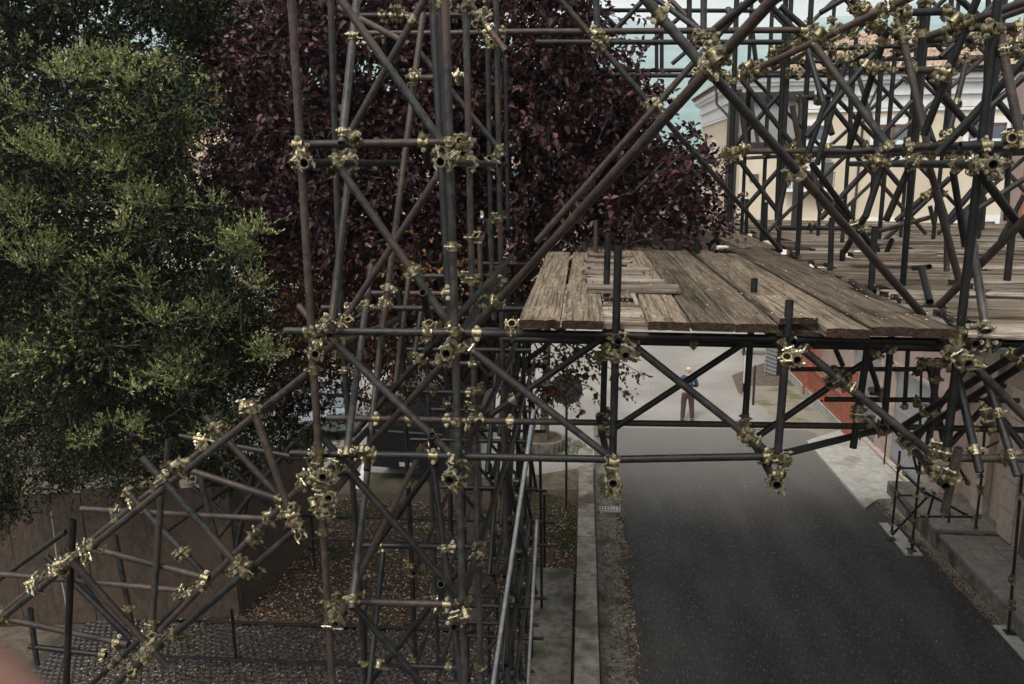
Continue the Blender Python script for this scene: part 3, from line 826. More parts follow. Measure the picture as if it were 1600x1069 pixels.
def litter(name, n, fx, z, size, cols, mats=None, lift=0.02):
    pts = np.array([fx() for _ in range(n)]); pos = np.column_stack([pts[:, 0], pts[:, 1], z+rng.uniform(0.004, lift, n)])
    a = rng.uniform(0, 2*math.pi, n); dirs = np.column_stack([np.cos(a), np.sin(a), rng.uniform(-.2, .35, n)])
    nr = np.column_stack([rng.uniform(-.5, .5, n), rng.uniform(-.5, .5, n), np.ones(n)])
    s = rng.uniform(size*.6, size*1.3, n); return leaf_cloud(name, pos, dirs, nr, s, s*.55, pick(cols, n), mats or M_DRY)
DRY = [(0.13, 0.08, 0.05), (0.06, 0.038, 0.025), (0.20, 0.14, 0.10), (0.36, 0.29, 0.23), (0.04, 0.03, 0.022), (0.09, 0.062, 0.045)]
o = litter('deck_debris', 2600, lambda: (rng.uniform(-.35, 2.1) if rng.random() < .6 else rng.uniform(2.1, 8), 4.6+8*rng.random()**1.6), ZT+.004, 0.017, DRY+[(0.4, .35, .28)], lift=0.012)
tag(o, 'dry leaf scraps and wood chips scattered over the deck planks', 'debris')

# ------------------------------------------------------------------ ground litter, grass, cobbles
o = litter('fallen_leaves', 26000, lambda: (rng.uniform(-8.6, -.15), rng.uniform(12.3, 17.6)), 0.0, 0.055, DRY, lift=0.05); tag(o, 'brown and pale fallen leaves covering the verge under the scaffold tower', 'fallen leaves')
o = litter('gutter_leaves', 2600, lambda: (min(.98, .38+abs(rng.normal(0, .30))) if rng.random() < .3 else .93-abs(rng.normal(0, .12)), rng.uniform(10, 19)), 0.006, 0.045, DRY, lift=0.03); tag(o, 'dry leaves gathered in the gutter between the low wall and the fresh asphalt', 'fallen leaves')
o = litter('kerb_leaves', 2200, lambda: (lambda y: (7.2-.041*(y-10)+abs(rng.normal(0, .13))-.03, y))(rng.uniform(11.5, 19)), 0.006, 0.04, DRY, lift=0.035); tag(o, 'dry leaves lying along the right edge of the asphalt before the raised step', 'fallen leaves')
o = litter('scattered_leaves', 260, lambda: (rng.uniform(.9, 7), rng.uniform(10.5, 26)), 0.031, 0.03, DRY+[(.5, .45, .4)], lift=0.01); tag(o, 'few scraps and leaves strewn over the black road surface', 'fallen leaves')
def grass(name, label, patches, n, hgt=0.09):
    pos = []
    for (x, y, rx, ry) in patches:
        k = n//len(patches); r_ = np.sqrt(rng.random(k)); a = rng.uniform(0, 6.283, k); pos.append(np.column_stack([x+rx*r_*np.cos(a), y+ry*r_*np.sin(a), np.zeros(k)]))
    pos = np.concatenate(pos); m = len(pos); d = np.column_stack([rng.normal(0, .45, m), rng.normal(0, .45, m), np.ones(m)])
    o = leaf_cloud(name, pos, d, rng.normal(0, 1, (m, 3)), rng.uniform(hgt*.5, hgt*1.3, m), np.full(m, 0.012), pick([(.07, .12, .03), (.10, .15, .05), (.05, .08, .025), (.15, .15, .07)], m), M_LEAF)
    tag(o, label, 'grass')
grass('grass', 'tufts of green grass on the verge beside the low wall', [(-.9, 17.5, .65, .7), (-.55, 16.6, .4, .8), (-1.4, 17.9, .8, .4), (-4.6, 17.0, .7, .3), (-3.2, 16.6, .8, .25), (-5.4, 16.7, .5, .25), (-5, 14.9, .3, .25), (-.4, 15.7, .2, .5)], 8000, .065)
grass('planter_grass', 'ring of thin grass round the foot of the street tree planter', [(-1.0, 21.6, 1.1, .9)], 2600, .07)
grass('gutter_weeds', 'small green weeds growing in the gutter by the drain grate', [(.65, 18.4, .25, .3), (.5, 19.0, .12, .5)], 700, .06)

M_COB = mat('dark_cobble', (0.018, 0.016, 0.015), (0.05, 0.046, 0.042), 0.6, 0, 9, 6, bump=0.5, bscale=50, objvar=0.35, spec=0.5, coord='obj')
cob_floor = sheet('cobbled_court', [(-9, 7.5), (-.85, 7.5), (-.85, 12.25), (-9, 12.25)], 0.0, mat('cobble_bedding', (.02, .018, .015), (.045, .04, .03), 1, 0, 20))
def cobbles():
    ms = []
    for k in range(4):
        mb = MB(); w = .047; b = .012; h = .035
        j = lambda: random.uniform(-.006, .006)
        lo = [(-w+j(), -w+j(), 0), (w+j(), -w+j(), 0), (w+j(), w+j(), 0), (-w+j(), w+j(), 0)]
        md = [(x*1.0, y*1.0, h*.7) for x, y, z in lo]; up = [(x*.72, y*.72, h) for x, y, z in lo]
        mb.add(lo+md+up, [(8, 9, 10, 11)]+[(i, (i+1) % 4, 4+(i+1) % 4, 4+i) for i in range(4)]+[(4+i, 4+(i+1) % 4, 8+(i+1) % 4, 8+i) for i in range(4)])
        ms.append(mb.mesh('cobble', M_COB))
    st = MB(); cand = []
    for r_ in range(int(4.6/.104)):
        y = 7.7+r_*.104
        for c in range(int(8.0/.104)):
            x = -.95-c*.104+(.05 if r_ % 2 else 0); u = ((x+9) % 1.25)/1.25-.5
            yy = y+0.30*(u*u)*1.6; x_ = x+random.uniform(-.006, .006)
            if yy > 12.15: continue
            px_, py_ = pix((x_, yy, 0))
            cand.append((0 if (120 < px_ < 860 and py_ < 1085) else 1, -py_, x_, yy))
    cand.sort(); k = 0
    for f, _, x, y in cand:
        a = random.uniform(-.12, .12)
        if k < 299:
            o = link('cobble', ms[k % 4], cob_floor, (x, y, 0.001)); o.rotation_euler.z = a; k += 1
        else:
            w = .046; h = .035+random.uniform(-.004, .004); c_, s_ = math.cos(a)*w, math.sin(a)*w
            q = [(-c_+s_, -s_-c_), (c_+s_, s_-c_), (c_-s_, s_+c_), (-c_-s_, -s_+c_)]
            st.add([(x+i*1.0, y+j*1.0, .001) for i, j in q]+[(x+i*.95, y+j*.95, h*.7) for i, j in q]+[(x+i*.7, y+j*.7, h) for i, j in q],
                   [(8, 9, 10, 11)]+[(i, (i+1) % 4, 4+(i+1) % 4, 4+i) for i in range(4)]+[(4+i, 4+(i+1) % 4, 8+(i+1) % 4, 8+i) for i in range(4)])
    part('cobble_field', st, mat('cobble_mass', (0.018, 0.016, 0.015), (0.05, 0.046, 0.042), 0.6, 0, 6, 3, spec=0.5), cob_floor, kind='stuff')
cobbles()
o = litter('court_leaves', 11000, lambda: (rng.uniform(-8, -.9), rng.uniform(9.5, 12.3)), 0.035, 0.035, DRY, lift=0.02); tag(o, 'fallen leaves scattered over the dark cobbles at the bottom left', 'fallen leaves')

# low boundary wall, slab, curb stones
lw = thing('low_wall', 'low concrete boundary wall with worn coping running along the left side of the road', 'wall', (0.05, 15, 0))
M_WALLC = mat('wall_concrete', (0.11, 0.10, 0.082), (0.26, 0.24, 0.205), 0.9, 0, 5, 9, bump=0.5, bscale=40, c3=(0.07, 0.055, 0.042), s3=1.4, t3=(0.5, 0.64), spec=0.2)
b = MB(); b.b2(-.10, -7, 0, .13, 5.2, .42); part('wall_body', b, M_CONCD, lw)
y = -7
k = 0
while y < 5.2:
    l_ = random.choice((1.55, 1.9, 1.7)); b = MB(); b.b2(-.16+random.uniform(-.008, .008), y+.006, .422, .20+random.uniform(-.012, .012), min(y+l_, 5.22)-.006, .49+random.uniform(-.005, .005)); part('coping_stone', b, M_WALLC, lw); y += l_
sl = thing('concrete_slab', 'flat grey concrete slab on the ground beside the low wall at the bottom of the photo', 'slab', (-.5, 12, 0))
b = MB(); b.b2(-.40, -2.9, 0, .33, -.02, .12); part('panel', b, M_CONCD, sl); b = MB(); b.b2(-.39, -.005, 0, .33, 2.35, .12); part('panel', b, M_CONCD, sl)
dg = thing('drain_grate', 'small pale slotted drain block lying in the gutter beside the low wall', 'drain grate', (.62, 17.35, 0.005))
b = MB()
for i in range(8): b.b2(-.24+i*.065, -.12, 0, -.215+i*.065, .12, .06)
for y in (-.13, 0, .11): b.b2(-.24, y-.012, 0.01, .24, y+.012, .055)
part('grid_bars', b, M_CONC, dg); b = MB(); b.b2(-.25, -.145, -.004, .25, .145, .003); part('pan', b, M_CONCD, dg)
o = link('sole_board', (lambda mb: (mb.b2(6.52, 15.5, 0.008, 6.86, 17.0, .052), mb.mesh('sole_board', M_CONC))[1])(MB())); tag(o, 'pale timber sole board under the small scaffold leg at the road edge', 'board')
o = link('sole_board', (lambda mb: (mb.b2(7.02, 10.6, 0.008, 7.26, 13.0, .052), mb.mesh('sole_board', M_CONC))[1])(MB())); tag(o, 'pale timber sole board at the road edge in the lower right corner', 'board')

# raised step on the right: slabs with edge stones
rs = thing('raised_terrace', 'raised stone-paved terrace with a concrete front edge along the right of the road', 'terrace', (7.3, 13, 0))
b = MB(); b.b2(-.02, -6, 0, 1.95, 2.85, .33); part('terrace_body', b, M_CONCD, rs)
M_SLAB = mat('grey_slab', (0.12, 0.11, 0.10), (0.23, 0.215, 0.19), 0.8, 0, 6, 8, bump=0.35, bscale=60, objvar=0.14, coord='obj', c3=(0.16, .12, .10), s3=1, t3=(.5, .7), spec=.3)
y = -6
while y < 2.8:
    b = MB(); b.b2(-.045, y+.005, .332, .26, min(y+1.1, 2.87)-.005, .385); part('edge_stone', b, M_SLAB, rs); y += 1.1
y = -5.9
while y < 2.7:
    x = .27
    for w in (.5, .56, .6): b = MB(); b.b2(x+.004, y+.004, .332, x+w-.004, min(y+.62, 2.86)-.004, .378+random.uniform(-.003, .003)); part('paving_slab', b, M_SLAB, rs); x += w
    y += .62
b = MB(); b.b2(-.06, 2.87, 0, 1.6, 5.6, .40); part('upper_step', b, M_CONCD, rs); b = MB(); b.b2(-.09, 2.84, .402, 1.62, 4.3, .46); part('step_slab', b, M_SLAB, rs)

# ------------------------------------------------------------------ barrier rails on the verge, round sign, shiny poles
def rail_thing(name, label, cat, rails, posts, r=.024, m='d', group=None):
    t = thing(name, label, cat, rails[0][0] if False else (rails[0][0][0], rails[0][0][1], 0), group); l0 = Vector(t.location)
    for a, b_ in rails: mb = MB(); mb.cyl(Vector(a)-l0, Vector(b_)-l0, r, 8); part('rail', mb, MT[m], t, True)
    for a, h in posts: mb = MB(); mb.cyl(Vector((a[0], a[1], 0))-l0, Vector((a[0], a[1], h))-l0, r*1.05, 8); part('post', mb, MT[m], t, True)
rail_thing('tube_railing', 'thin black tube railing crossing the leaf-covered verge, upper one of the two', 'railing',
           [(P(440, 806, 14.6), P(868, 817, 14.6)), (P(456, 841, 13.6), P(868, 853, 13.6))], [((-4.6, 14.6), 1.7), ((-5.3, 14.1), 1.5), ((-6.2, 14.2), 1.4), ((-2.6, 14.6), 1.6), ((-.75, 14.5), 1.6)])
rail_thing('tube_railing', 'thin black tube railing above the cobbles, lower one of the two', 'railing',
           [(P(318, 971, 11.4), P(745, 985, 11.4)), (P(250, 1026, 10.9), P(835, 1049, 10.9))], [((-5.6, 11.1), .95), ((-1.45, 11.1), .95)])
o = link('steel_pole', (lambda mb: (mb.ring(P(834, 640, 6.9), P(834, 640, 6.9)+(P(768, 1085, 6.3)-P(834, 640, 6.9))*2.28, .021, .016, 16), mb.mesh('steel_pole', MT['s'], True))[1])(MB())); tag(o, 'long shiny galvanised pole leaning up beside the thin scaffold legs', 'pole', )
o = link('steel_pole', (lambda mb: (mb.ring(P(839, 812, 7.6), P(839, 812, 7.6)+(P(824, 1085, 7.2)-P(839, 812, 7.6))*2.9, .018, .013, 16), mb.mesh('steel_pole', MT['s'], True))[1])(MB())); tag(o, 'shorter galvanised pole standing in front of the concrete slab', 'pole')

sg = thing('round_sign', 'round traffic disc seen from behind on a thin post by the verge', 'traffic sign', (-.39, 17.4, 0))
b = MB(); b.cyl((0, 0, 0), (0, 0, 3.25), .028, 10); part('post', b, MT['d'], sg, True)
b = MB(); b.cyl((0, -.03, 2.92), (0, -.045, 2.92), .36, 32); b.ring((0, -.02, 2.92), (0, -.05, 2.92), .365, .352, 32); part('disc', b, mat('sign_back', (.035, .037, .04), (.06, .06, .062), .5, .3, 10), sg)
b = MB(); b.b2(-.2, -.03, 2.78, .2, -.005, 2.82); b.b2(-.2, -.03, 3.02, .2, -.005, 3.06); part('bracket', b, MT['d'], sg)

# ------------------------------------------------------------------ right side: pink building, shutters, stucco base
pb = thing('pink_building', 'low pink rendered building with roller shutters along the right pavement', 'building', (8.1, 22, 0))
M_PINK = mat('pink_render', (0.30, 0.22, 0.195), (0.38, 0.29, 0.255), 0.9, 0, 3, 8, bump=0.2, bscale=50, c3=(0.28, 0.2, 0.18), s3=.8, t3=(.5, .7), spec=.15)
M_STUC = mat('rough_stucco', (0.25, 0.175, 0.14), (0.50, 0.40, 0.33), 0.95, 0, 34, 8, bump=1.4, bscale=36, spec=.1)
M_PIER = mat('smooth_stone', (0.29, 0.23, 0.19), (0.42, 0.35, 0.29), 0.75, 0, 5, 8, bump=.2, bscale=60, spec=.3)
M_SHUT = mat('shutter_metal', (0.26, 0.265, 0.275), (0.36, 0.365, 0.37), 0.5, 0.5, 10, 5, objvar=.06)
HB = 4.2
b = MB()
for (ya, yb) in ((-4.1, -3.4), (-.9, -.2), (2.4, 5.5)): b.b2(0, ya, 0, 4, yb, HB)
b.b2(.0, -3.4, 2.75, 4, -.9, HB); b.b2(.0, -.2, 2.75, 4, 2.4, HB); part('wall', b, M_PINK, pb)
for (ya, yb) in ((-3.4, -.9), (-.2, 2.4)):
    fr = MB(); fr.b2(-.04, ya, .0, .14, ya+.09, 2.75); fr.b2(-.04, yb-.09, 0, .14, yb, 2.75); fr.b2(-.04, ya, 2.66, .14, yb, 2.748); f = part('shutter_frame', fr, M_PIER, pb)
    for k in range(26): s_ = MB(); s_.box((.10, (ya+yb)/2, .06+k*.1), (.03, yb-ya-.2, .088), Matrix.Rotation(.22, 3, 'Y')); link('slat', s_.mesh('slat', M_SHUT), f)
b = MB(); b.b2(-.16, -3.6, 0, -.002, 2.7, .14); part('door_sill', b, M_PIER, pb)
b = MB(); b.b2(.5, -6.6, 0, 4, -4.1, HB); part('stucco_wall', b, M_STUC, pb)
b = MB()
b.b2(.36, -5.35, .4, .49, -4.85, HB); part('pilaster', b, M_PIER, pb)
b = MB(); b.b2(.35, -11.5, 0, 4, -6.62, HB); part('stone_pier', b, M_PIER, pb)
for k in range(5): b = MB(); b.b2(.30, -6.65, .42+k*.62, .348, -6.1, 1.02+k*.62); part('stone_block', b, M_PIER, pb)
b = MB(); b.b2(.28, -8.1, .40, .345, -7.0, 2.8); part('wooden_door', b, mat('brown_door', (.05, .032, .022), (.09, .06, .04), .6, 0, 6, stretch=(8, 8, 1)), pb)
b = MB(); b.b2(-.15, -11.6, HB, 4.2, 5.7, HB+.12); part('roof_slab', b, M_CONCD, pb)
ap = []
for k, (y, h) in enumerate(((-1.5, .9), (.4, .9))): b = MB(); b.cyl((-.25, y, .0), (-.25, y, h), .02, 6); part('door_bollard', b, MT['d'], pb)

# orange mesh fence on a concrete kerb
of = thing('orange_fence', 'rust-orange metal mesh fence panels on a low concrete kerb beside the far pavement', 'fence', (7.6, 23.2, 0))
M_OR = mat('orange_paint', (0.24, 0.065, 0.038), (0.34, 0.105, 0.06), 0.55, 0.1, 9, 6, c3=(.25, .07, .04), s3=3, t3=(.55, .7))
b = MB(); b.b2(-.02, 0, 0, .22, 8.6, .30); part('kerb_wall', b, M_CONC, of)
for k in range(4):
    y0 = .1+k*2.15; b = MB(); b.b2(0.02, y0, .32, .09, y0+.07, 1.12); b.b2(0.02, y0+1.95, .32, .09, y0+2.02, 1.12); b.b2(.02, y0, .32, .09, y0+2.02, .39); b.b2(.02, y0, 1.05, .09, y0+2.02, 1.12)
    p_ = part('panel_frame', b, M_OR, of); b = MB()
    for i in range(16): b.b2(.045, y0+.1+i*.12, .39, .06, y0+.12+i*.12, 1.05)
    for i in range(6): b.b2(.04, y0+.05, .45+i*.105, .065, y0+1.97, .475+i*.105)
    part('mesh_grille', b, M_OR, p_)
for y0 in (.0, 4.3): b = MB(); b.b2(-.03, y0-.28, 0, .25, y0, 1.95); b.add([(-.06, y0-.3, 1.952), (.28, y0-.3, 1.952), (.28, y0+.02, 1.952), (-.06, y0+.02, 1.952), (.11, y0-.14, 2.1)], [(0, 1, 4), (1, 2, 4), (2, 3, 4), (3, 0, 4), (3, 2, 1, 0)]); part('gate_post', b, M_OR, of)
of2 = thing('orange_gate', 'rust-orange mesh gate standing further back behind the orange fence', 'gate', (8.6, 27.2, 0))
for k in range(3):
    y0 = k*1.5; b = MB(); b.b2(0, y0, .1, .06, y0+.06, 2.0); b.b2(0, y0+1.4, .1, .06, y0+1.46, 2.0); b.b2(0, y0, 1.94, .06, y0+1.46, 2.0); b.b2(0, y0, .1, .06, y0+1.46, .16)
    for i in range(12): b.b2(.02, y0+.1+i*.11, .1, .04, y0+.13+i*.11, 2.0)
    part('leaf_panel', b, M_OR, of2)
gs = thing('ribbed_panel', 'grey ribbed metal panel standing on end left of the orange fence', 'metal panel', (6.85, 30.1, 0))
b = MB(); b.b2(.0, -.02, 0, .42, .08, 2.55); part('sheet_core', b, M_SHUT, gs)
for k in range(17): b = MB(); b.box((.2, -.05, .12+k*.15), (.44, .05, .09), Matrix.Rotation(.35, 3, 'Y')); part('rib', b, M_SHUT, gs)
b = MB(); b.b2(.43, -.06, 0, .60, .1, 2.6); part('edge_post', b, MT['d'], gs)
sb = thing('notice_board', 'thin upright notice board with black frame at the pavement corner', 'notice board', (5.55, 27.2, 0))
b = MB(); b.b2(0, 0, 0, .05, .05, 1.45); b.b2(.02, .45, 0, .07, .5, 1.45); b.b2(0, 0, 1.4, .07, .5, 1.45); part('frame', b, MT['d'], sb); b = MB(); b.b2(.02, .05, .35, .04, .45, 1.38); part('board', b, mat('white_board', (.6, .6, .62), (.7, .7, .7), .5), sb)
b = MB(); b.cyl((5.62, 26.1, 0), (5.62, 26.1, 1.35), .04, 8); tag(link('bollard', b.mesh('bollard', MT['b'], True)), 'thin brown post on the pavement corner beside the notice board', 'post')
bn = thing('bench', 'wooden bench on the far pavement by the yellow box', 'bench', (6.6, 33.2, 0))
b = MB(); b.b2(0, 0, .42, 1.9, .4, .5); part('seat', b, M_WOOD, bn)
for x in (.05, 1.78): b = MB(); b.b2(x, .05, 0, x+.07, .35, .42); part('leg', b, MT['d'], bn)
b = MB(); b.b2(0, .42, .6, 1.9, .47, .85); part('backrest', b, M_WOOD, bn)
yb = thing('yellow_box', 'small yellow roadside box beside the far bench', 'box', (8.0, 34.4, 0))
b = MB(); b.b2(0, 0, .5, .6, .4, 1.25); part('case', b, mat('yellow_paint', (.55, .42, .03), (.65, .5, .04), .5), yb)
b = MB(); b.b2(.25, .15, 0, .35, .25, .5); part('stem', b, MT['d'], yb); b = MB(); b.b2(-.03, -.03, 1.25, .63, .43, 1.3); part('lid', b, M_SHUT, yb)

# ------------------------------------------------------------------ cream building
M_CREAM = mat('cream_render', (0.50, 0.435, 0.335), (0.58, 0.51, 0.40), 0.9, 0, .8, 7, bump=.12, bscale=8, c3=(.46, .39, .29), s3=.35, t3=(.5, .75), spec=.1)
M_WHITE = mat('white_trim', (0.60, 0.62, 0.62), (0.70, 0.715, 0.71), 0.85, 0, 2, 6, spec=.2)
M_GLASS = mat('window_glass', (0.05, 0.07, 0.085), (0.12, 0.15, 0.17), 0.12, 0, .7, 3, spec=.8)
M_TILE = mat('terracotta_tile', (0.26, 0.16, 0.11), (0.52, 0.42, 0.32), .9, 0, 3.2, 5, c3=(.19, .15, .12), s3=2, t3=(.5, .64), spec=.1)
M_BRN = mat('brown_frame', (.10, .04, .025), (.16, .07, .04), .6)
YB = 42.0; XB = (1150-915)/1273*YB; EZ = 12.05
cb = thing('cream_building', 'cream two-storey building with white cornice and terracotta tile roof behind the scaffold', 'building', (XB, YB, 0))
wins = []; holes = []
def wx(px_): return (px_-915)/1273*YB-XB
def wz(py_, X_=10): return H-(py_-262+(X_-0)*0)/1273*YB
WL = [(1372, 196, 252, 33, 'top'), (1255, 196, 250, 26, 'top'), (1505, 196, 252, 34, 'top'), (1372, 342, 420, 33, 'low'), (1245, 345, 420, 26, 'low'), (1505, 340, 420, 33, 'low'), (1250, 262, 292, 22, 'mid')]
b = MB(); b.b2(0, 0, 0, 22, 14, EZ-.9); part('wall', b, M_CREAM, cb)
# cornice courses, each a little prouder than the one below
for z0, z1, d in ((EZ-1.75, EZ-1.62, .10), (EZ-1.58, EZ-1.0, .06), (EZ-1.0, EZ-.82, .22), (EZ-.82, EZ-.46, .16), (EZ-.46, EZ-.30, .38), (EZ-.30, EZ-.06, .52)):
    b = MB(); b.b2(-d, -d, z0+.002, 22+d, 14+d, z1-.002); part('cornice', b, M_WHITE, cb)
b = MB(); b.b2(-.62, -.62, EZ-.06, 22.6, 14.6, EZ+.04); part('gutter', b, MT['b'], cb)
for (px_, yt, yb_, hw, kk) in WL:
    cx = wx(px_); zt, zb = wz(yt), wz(yb_); w = hw/1273*YB
    fr = MB(); t_ = .26
    fr.b2(cx-w, -.07, zb, cx-w+t_, .0, zt); fr.b2(cx+w-t_, -.07, zb, cx+w, 0, zt); fr.b2(cx-w+t_, -.07, zt-.3, cx+w-t_, 0, zt); fr.b2(cx-w-.1, -.14, zb-.14, cx+w+.1, 0, zb-.002)
    wn = part('window', fr, M_WHITE, cb)
    g = MB(); g.b2(cx-w+t_, -.02, zb, cx+w-t_, .02, zt-.3); part('pane', g, M_GLASS, wn)
    s_ = MB(); s_.b2(cx-.05, -.05, zb, cx+.05, -.022, zt-.3); s_.b2(cx-w+t_, -.05, zb, cx-w+t_+.09, -.022, zt-.3); s_.b2(cx+w-t_-.09, -.05, zb, cx+w-t_, -.022, zt-.3); s_.b2(cx-w+t_, -.05, zt-.42, cx+w-t_, -.022, zt-.302); part('sash', s_, M_BRN, wn)
    if kk == 'top': s_ = MB(); s_.b2(cx-w+t_+.12, -.035, zb, cx-.08, -.021, zb+.8); s_.b2(cx+.08, -.035, zb, cx+w-t_-.12, -.021, zb+.8); part('curtain', s_, mat('curtain_'+str(px_), (.5, .58, .6), (.62, .68, .7), .9), wn)
    if kk == 'mid':
        s_ = MB(); s_.b2(cx-w-.55, -.09, zb-.1, cx-w-.05, -.03, zt+.1); s_.b2(cx+w+.05, -.09, zb-.1, cx+w+.55, -.03, zt+.1); part('shutter', s_, mat('dark_shutter', (.05, .055, .05), (.08, .08, .07), .7), wn)
b = MB(); b.b2(wx(1218), -.5, wz(302), wx(1290), 0, wz(297)); part('balcony_slab', b, M_WHITE, cb)
b = MB()
for k in range(22): x = wx(1220)+k*.105; b.b2(x, -.48, wz(297), x+.02, -.46, wz(275))
b.b2(wx(1219), -.49, wz(275), wx(1289), -.45, wz(274)); part('balcony_rail', b, MT['d'], cb)
b = MB(); b.b2(wx(1166), -.05, wz(286), wx(1179), 0, wz(275)); part('vent', b, mat('vent_dark', (.05, .05, .055), (.08, .08, .08), .6), cb)
b = MB(); xd = wx(1326); b.tube([(xd+.5, -.55, EZ-.1), (xd+.45, -.5, EZ-.6), (xd+.05, -.2, EZ-1.9), (xd, -.12, EZ-2.3), (xd-.2, -.12, 0)], .06, 8); part('downpipe', b, MT['b'], cb, True)
b = MB(); b.tube([(-.55, 5, EZ-.1), (-.5, 5, EZ-.9), (-.15, 3.0, EZ-1.7), (-.12, 3.0, 0)], .07, 8); part('downpipe', b, MT['b'], cb, True)
# side face windows
for (yy, z0, z1) in ((8.5, 8.2, 9.2), (4.4, 3.8, 5.4), (9.5, 3.8, 5.4)):
    fr = MB(); fr.b2(-.06, yy-.5, z0-.1, 0, yy+.5, z1+.15); wn = part('window', fr, M_WHITE, cb); g = MB(); g.b2(-.075, yy-.3, z0, -.061, yy+.3, z1); part('pane', g, M_GLASS, wn)
# hipped roof with courses of round tiles
def roof(cx0, cx1, y0, y1, z0, rise, parent, mat_=M_TILE, full=True):
    b = MB(); hy = (y1-y0)/2; r_ = [(cx0, y0, z0), (cx1, y0, z0), (cx1, y1, z0), (cx0, y1, z0), (cx0+hy, y0+hy, z0+rise), (cx1-hy, y0+hy, z0+rise)]
    b.add(r_, [(0, 1, 5, 4), (1, 2, 5), (2, 3, 4, 5), (3, 0, 4)]); rf = part('roof', b, mat_, parent)
    t = MB(); step = .235; nrow = int(math.hypot(hy, rise)/.42)
    for k in range(nrow):
        s0 = k/nrow; s1 = (k+1.08)/nrow
        for (side) in (0, 1):
            ln_ = (cx1-cx0) if side == 0 else (y1-y0)
            x = s1*hy+.05
            while x < ln_-s1*hy:
                w = step*.46; h0 = .09+random.uniform(-.015, .02); h1 = .04
                def pt(off, s, hh):
                    xx = x+step/2+off; yy = s*hy; zz = z0+s*rise+hh
                    return (cx0+xx, y0+yy-.03, zz) if side == 0 else (cx0+yy-.03, y0+xx, zz)
                v = [pt(-w, s0, .01), pt(-w*.5, s0, h0*.8), pt(w*.5, s0, h0*.8), pt(w, s0, .01), pt(-w*.8, s1, .0), pt(-w*.4, s1, h1), pt(w*.4, s1, h1), pt(w*.8, s1, .0)]
                t.add(v, [(0, 1, 5, 4), (1, 2, 6, 5), (2, 3, 7, 6), (0, 3, 2, 1)]); x += step
    part('tile_courses', t, mat_, rf, kind='stuff')
roof(-.75, 22.7, -.75, 14.7, EZ+.05, 2.9, cb)

# terracotta pillar at the far right and grey board in a dark timber frame
cp = thing('timber_pillar', 'tall reddish-brown boarded pillar at the right edge behind the scaffold', 'pillar', (9.5, 18.2, 0))
M_RB = mat('red_brown_boards', (.24, .095, .05), (.40, .19, .11), .7, 0, 3, 6, stretch=(4, 4, .4), coord='obj', objvar=.25, spec=.3)
for k in range(7): b = MB(); b.b2(-.14+k*.13, -.02*(k % 2), 0, -.02+k*.13, .2, 10.9); part('board', b, M_RB, cp)
b = MB(); b.b2(-.16, .2, 0, .8, .9, 10.95); part('core', b, M_PINK, cp)
gb = thing('hoarding_board', 'plain grey board in a dark timber frame standing in front of the cream wall', 'board', (2.35, 13.2, 6.2))
M_DKW = mat('dark_timber', (.022, .02, .018), (.05, .045, .04), .85, 0, 6, 7, stretch=(8, 8, 1), coord='obj', bump=.5)
def gx(px_): return (px_-915)/1273*13.2-2.35
def gz(py_): return H-(py_-262)/1273*13.2-6.2
b = MB(); b.b2(gx(1129), -.14, 0, gx(1143), 0, gz(152)); part('post', b, M_DKW, gb); b = MB(); b.b2(gx(1231), -.14, 0, gx(1241), 0, gz(158)); part('post', b, M_DKW, gb)
b = MB(); b.b2(gx(1127), -.145, gz(166), gx(1250), -.02, gz(156)); part('top_beam', b, M_DKW, gb); b = MB(); b.b2(gx(1144), -.12, gz(238), gx(1230), -.02, gz(228)); part('bottom_beam', b, M_DKW, gb)
b = MB(); b.b2(gx(1144), -.06, gz(227.5), gx(1230), -.03, gz(166.5)); part('panel', b, mat('grey_panel', (.27, .27, .265), (.33, .33, .325), .8, 0, 2), gb)

# ------------------------------------------------------------------ plywood hoarding lower left
M_PLY = mat('plywood', (0.022, 0.015, 0.010), (0.072, 0.048, 0.030), .8, 0, 16, 8, stretch=(1, 1, .4), bump=.4, bscale=60, c3=(.06, .04, .025), s3=1.1, t3=(.5, .7), objvar=.15, coord='obj')
hd = thing('plywood_hoarding', 'brown chipboard hoarding sheets standing behind the sloping scaffold brace', 'hoarding', (-6.1, 12.4, 0))
A_ = Vector((-6.05, 12.4)); B_ = Vector((-11.5, 11.6))
dn = (B_-A_).normalized(); ang = math.atan2(dn.y, dn.x)
for k in range(5):
    b = MB(); b.b2(k*1.25+.006, 0, .02, k*1.25+1.244, .022, 2.5+random.uniform(-.04, .04)); o = part('sheet', b, M_PLY, hd); o.rotation_euler.z = ang+random.uniform(-.01, .01)
    b = MB(); b.b2(k*1.25-.03, -.08, 0, k*1.25+.03, -.02, 2.4); o = part('batten', b, M_DKW, hd); o.rotation_euler.z = ang
b = MB(); b.b2(0, 0, .02, 3.4, .022, 2.6); o = part('sheet', b, M_PLY, hd); o.rotation_euler.z = R(83)
o = link('rope', (lambda mb: (mb.tube([P(80, 800, 9.5), P(86, 850, 9.52), P(90, 880, 9.5), P(99, 920, 9.53), P(108, 975, 9.5)], .009, 6), mb.mesh('rope', M_CONC))[1])(MB())); tag(o, 'pale thin rope hanging before the hoarding at the far left', 'rope')

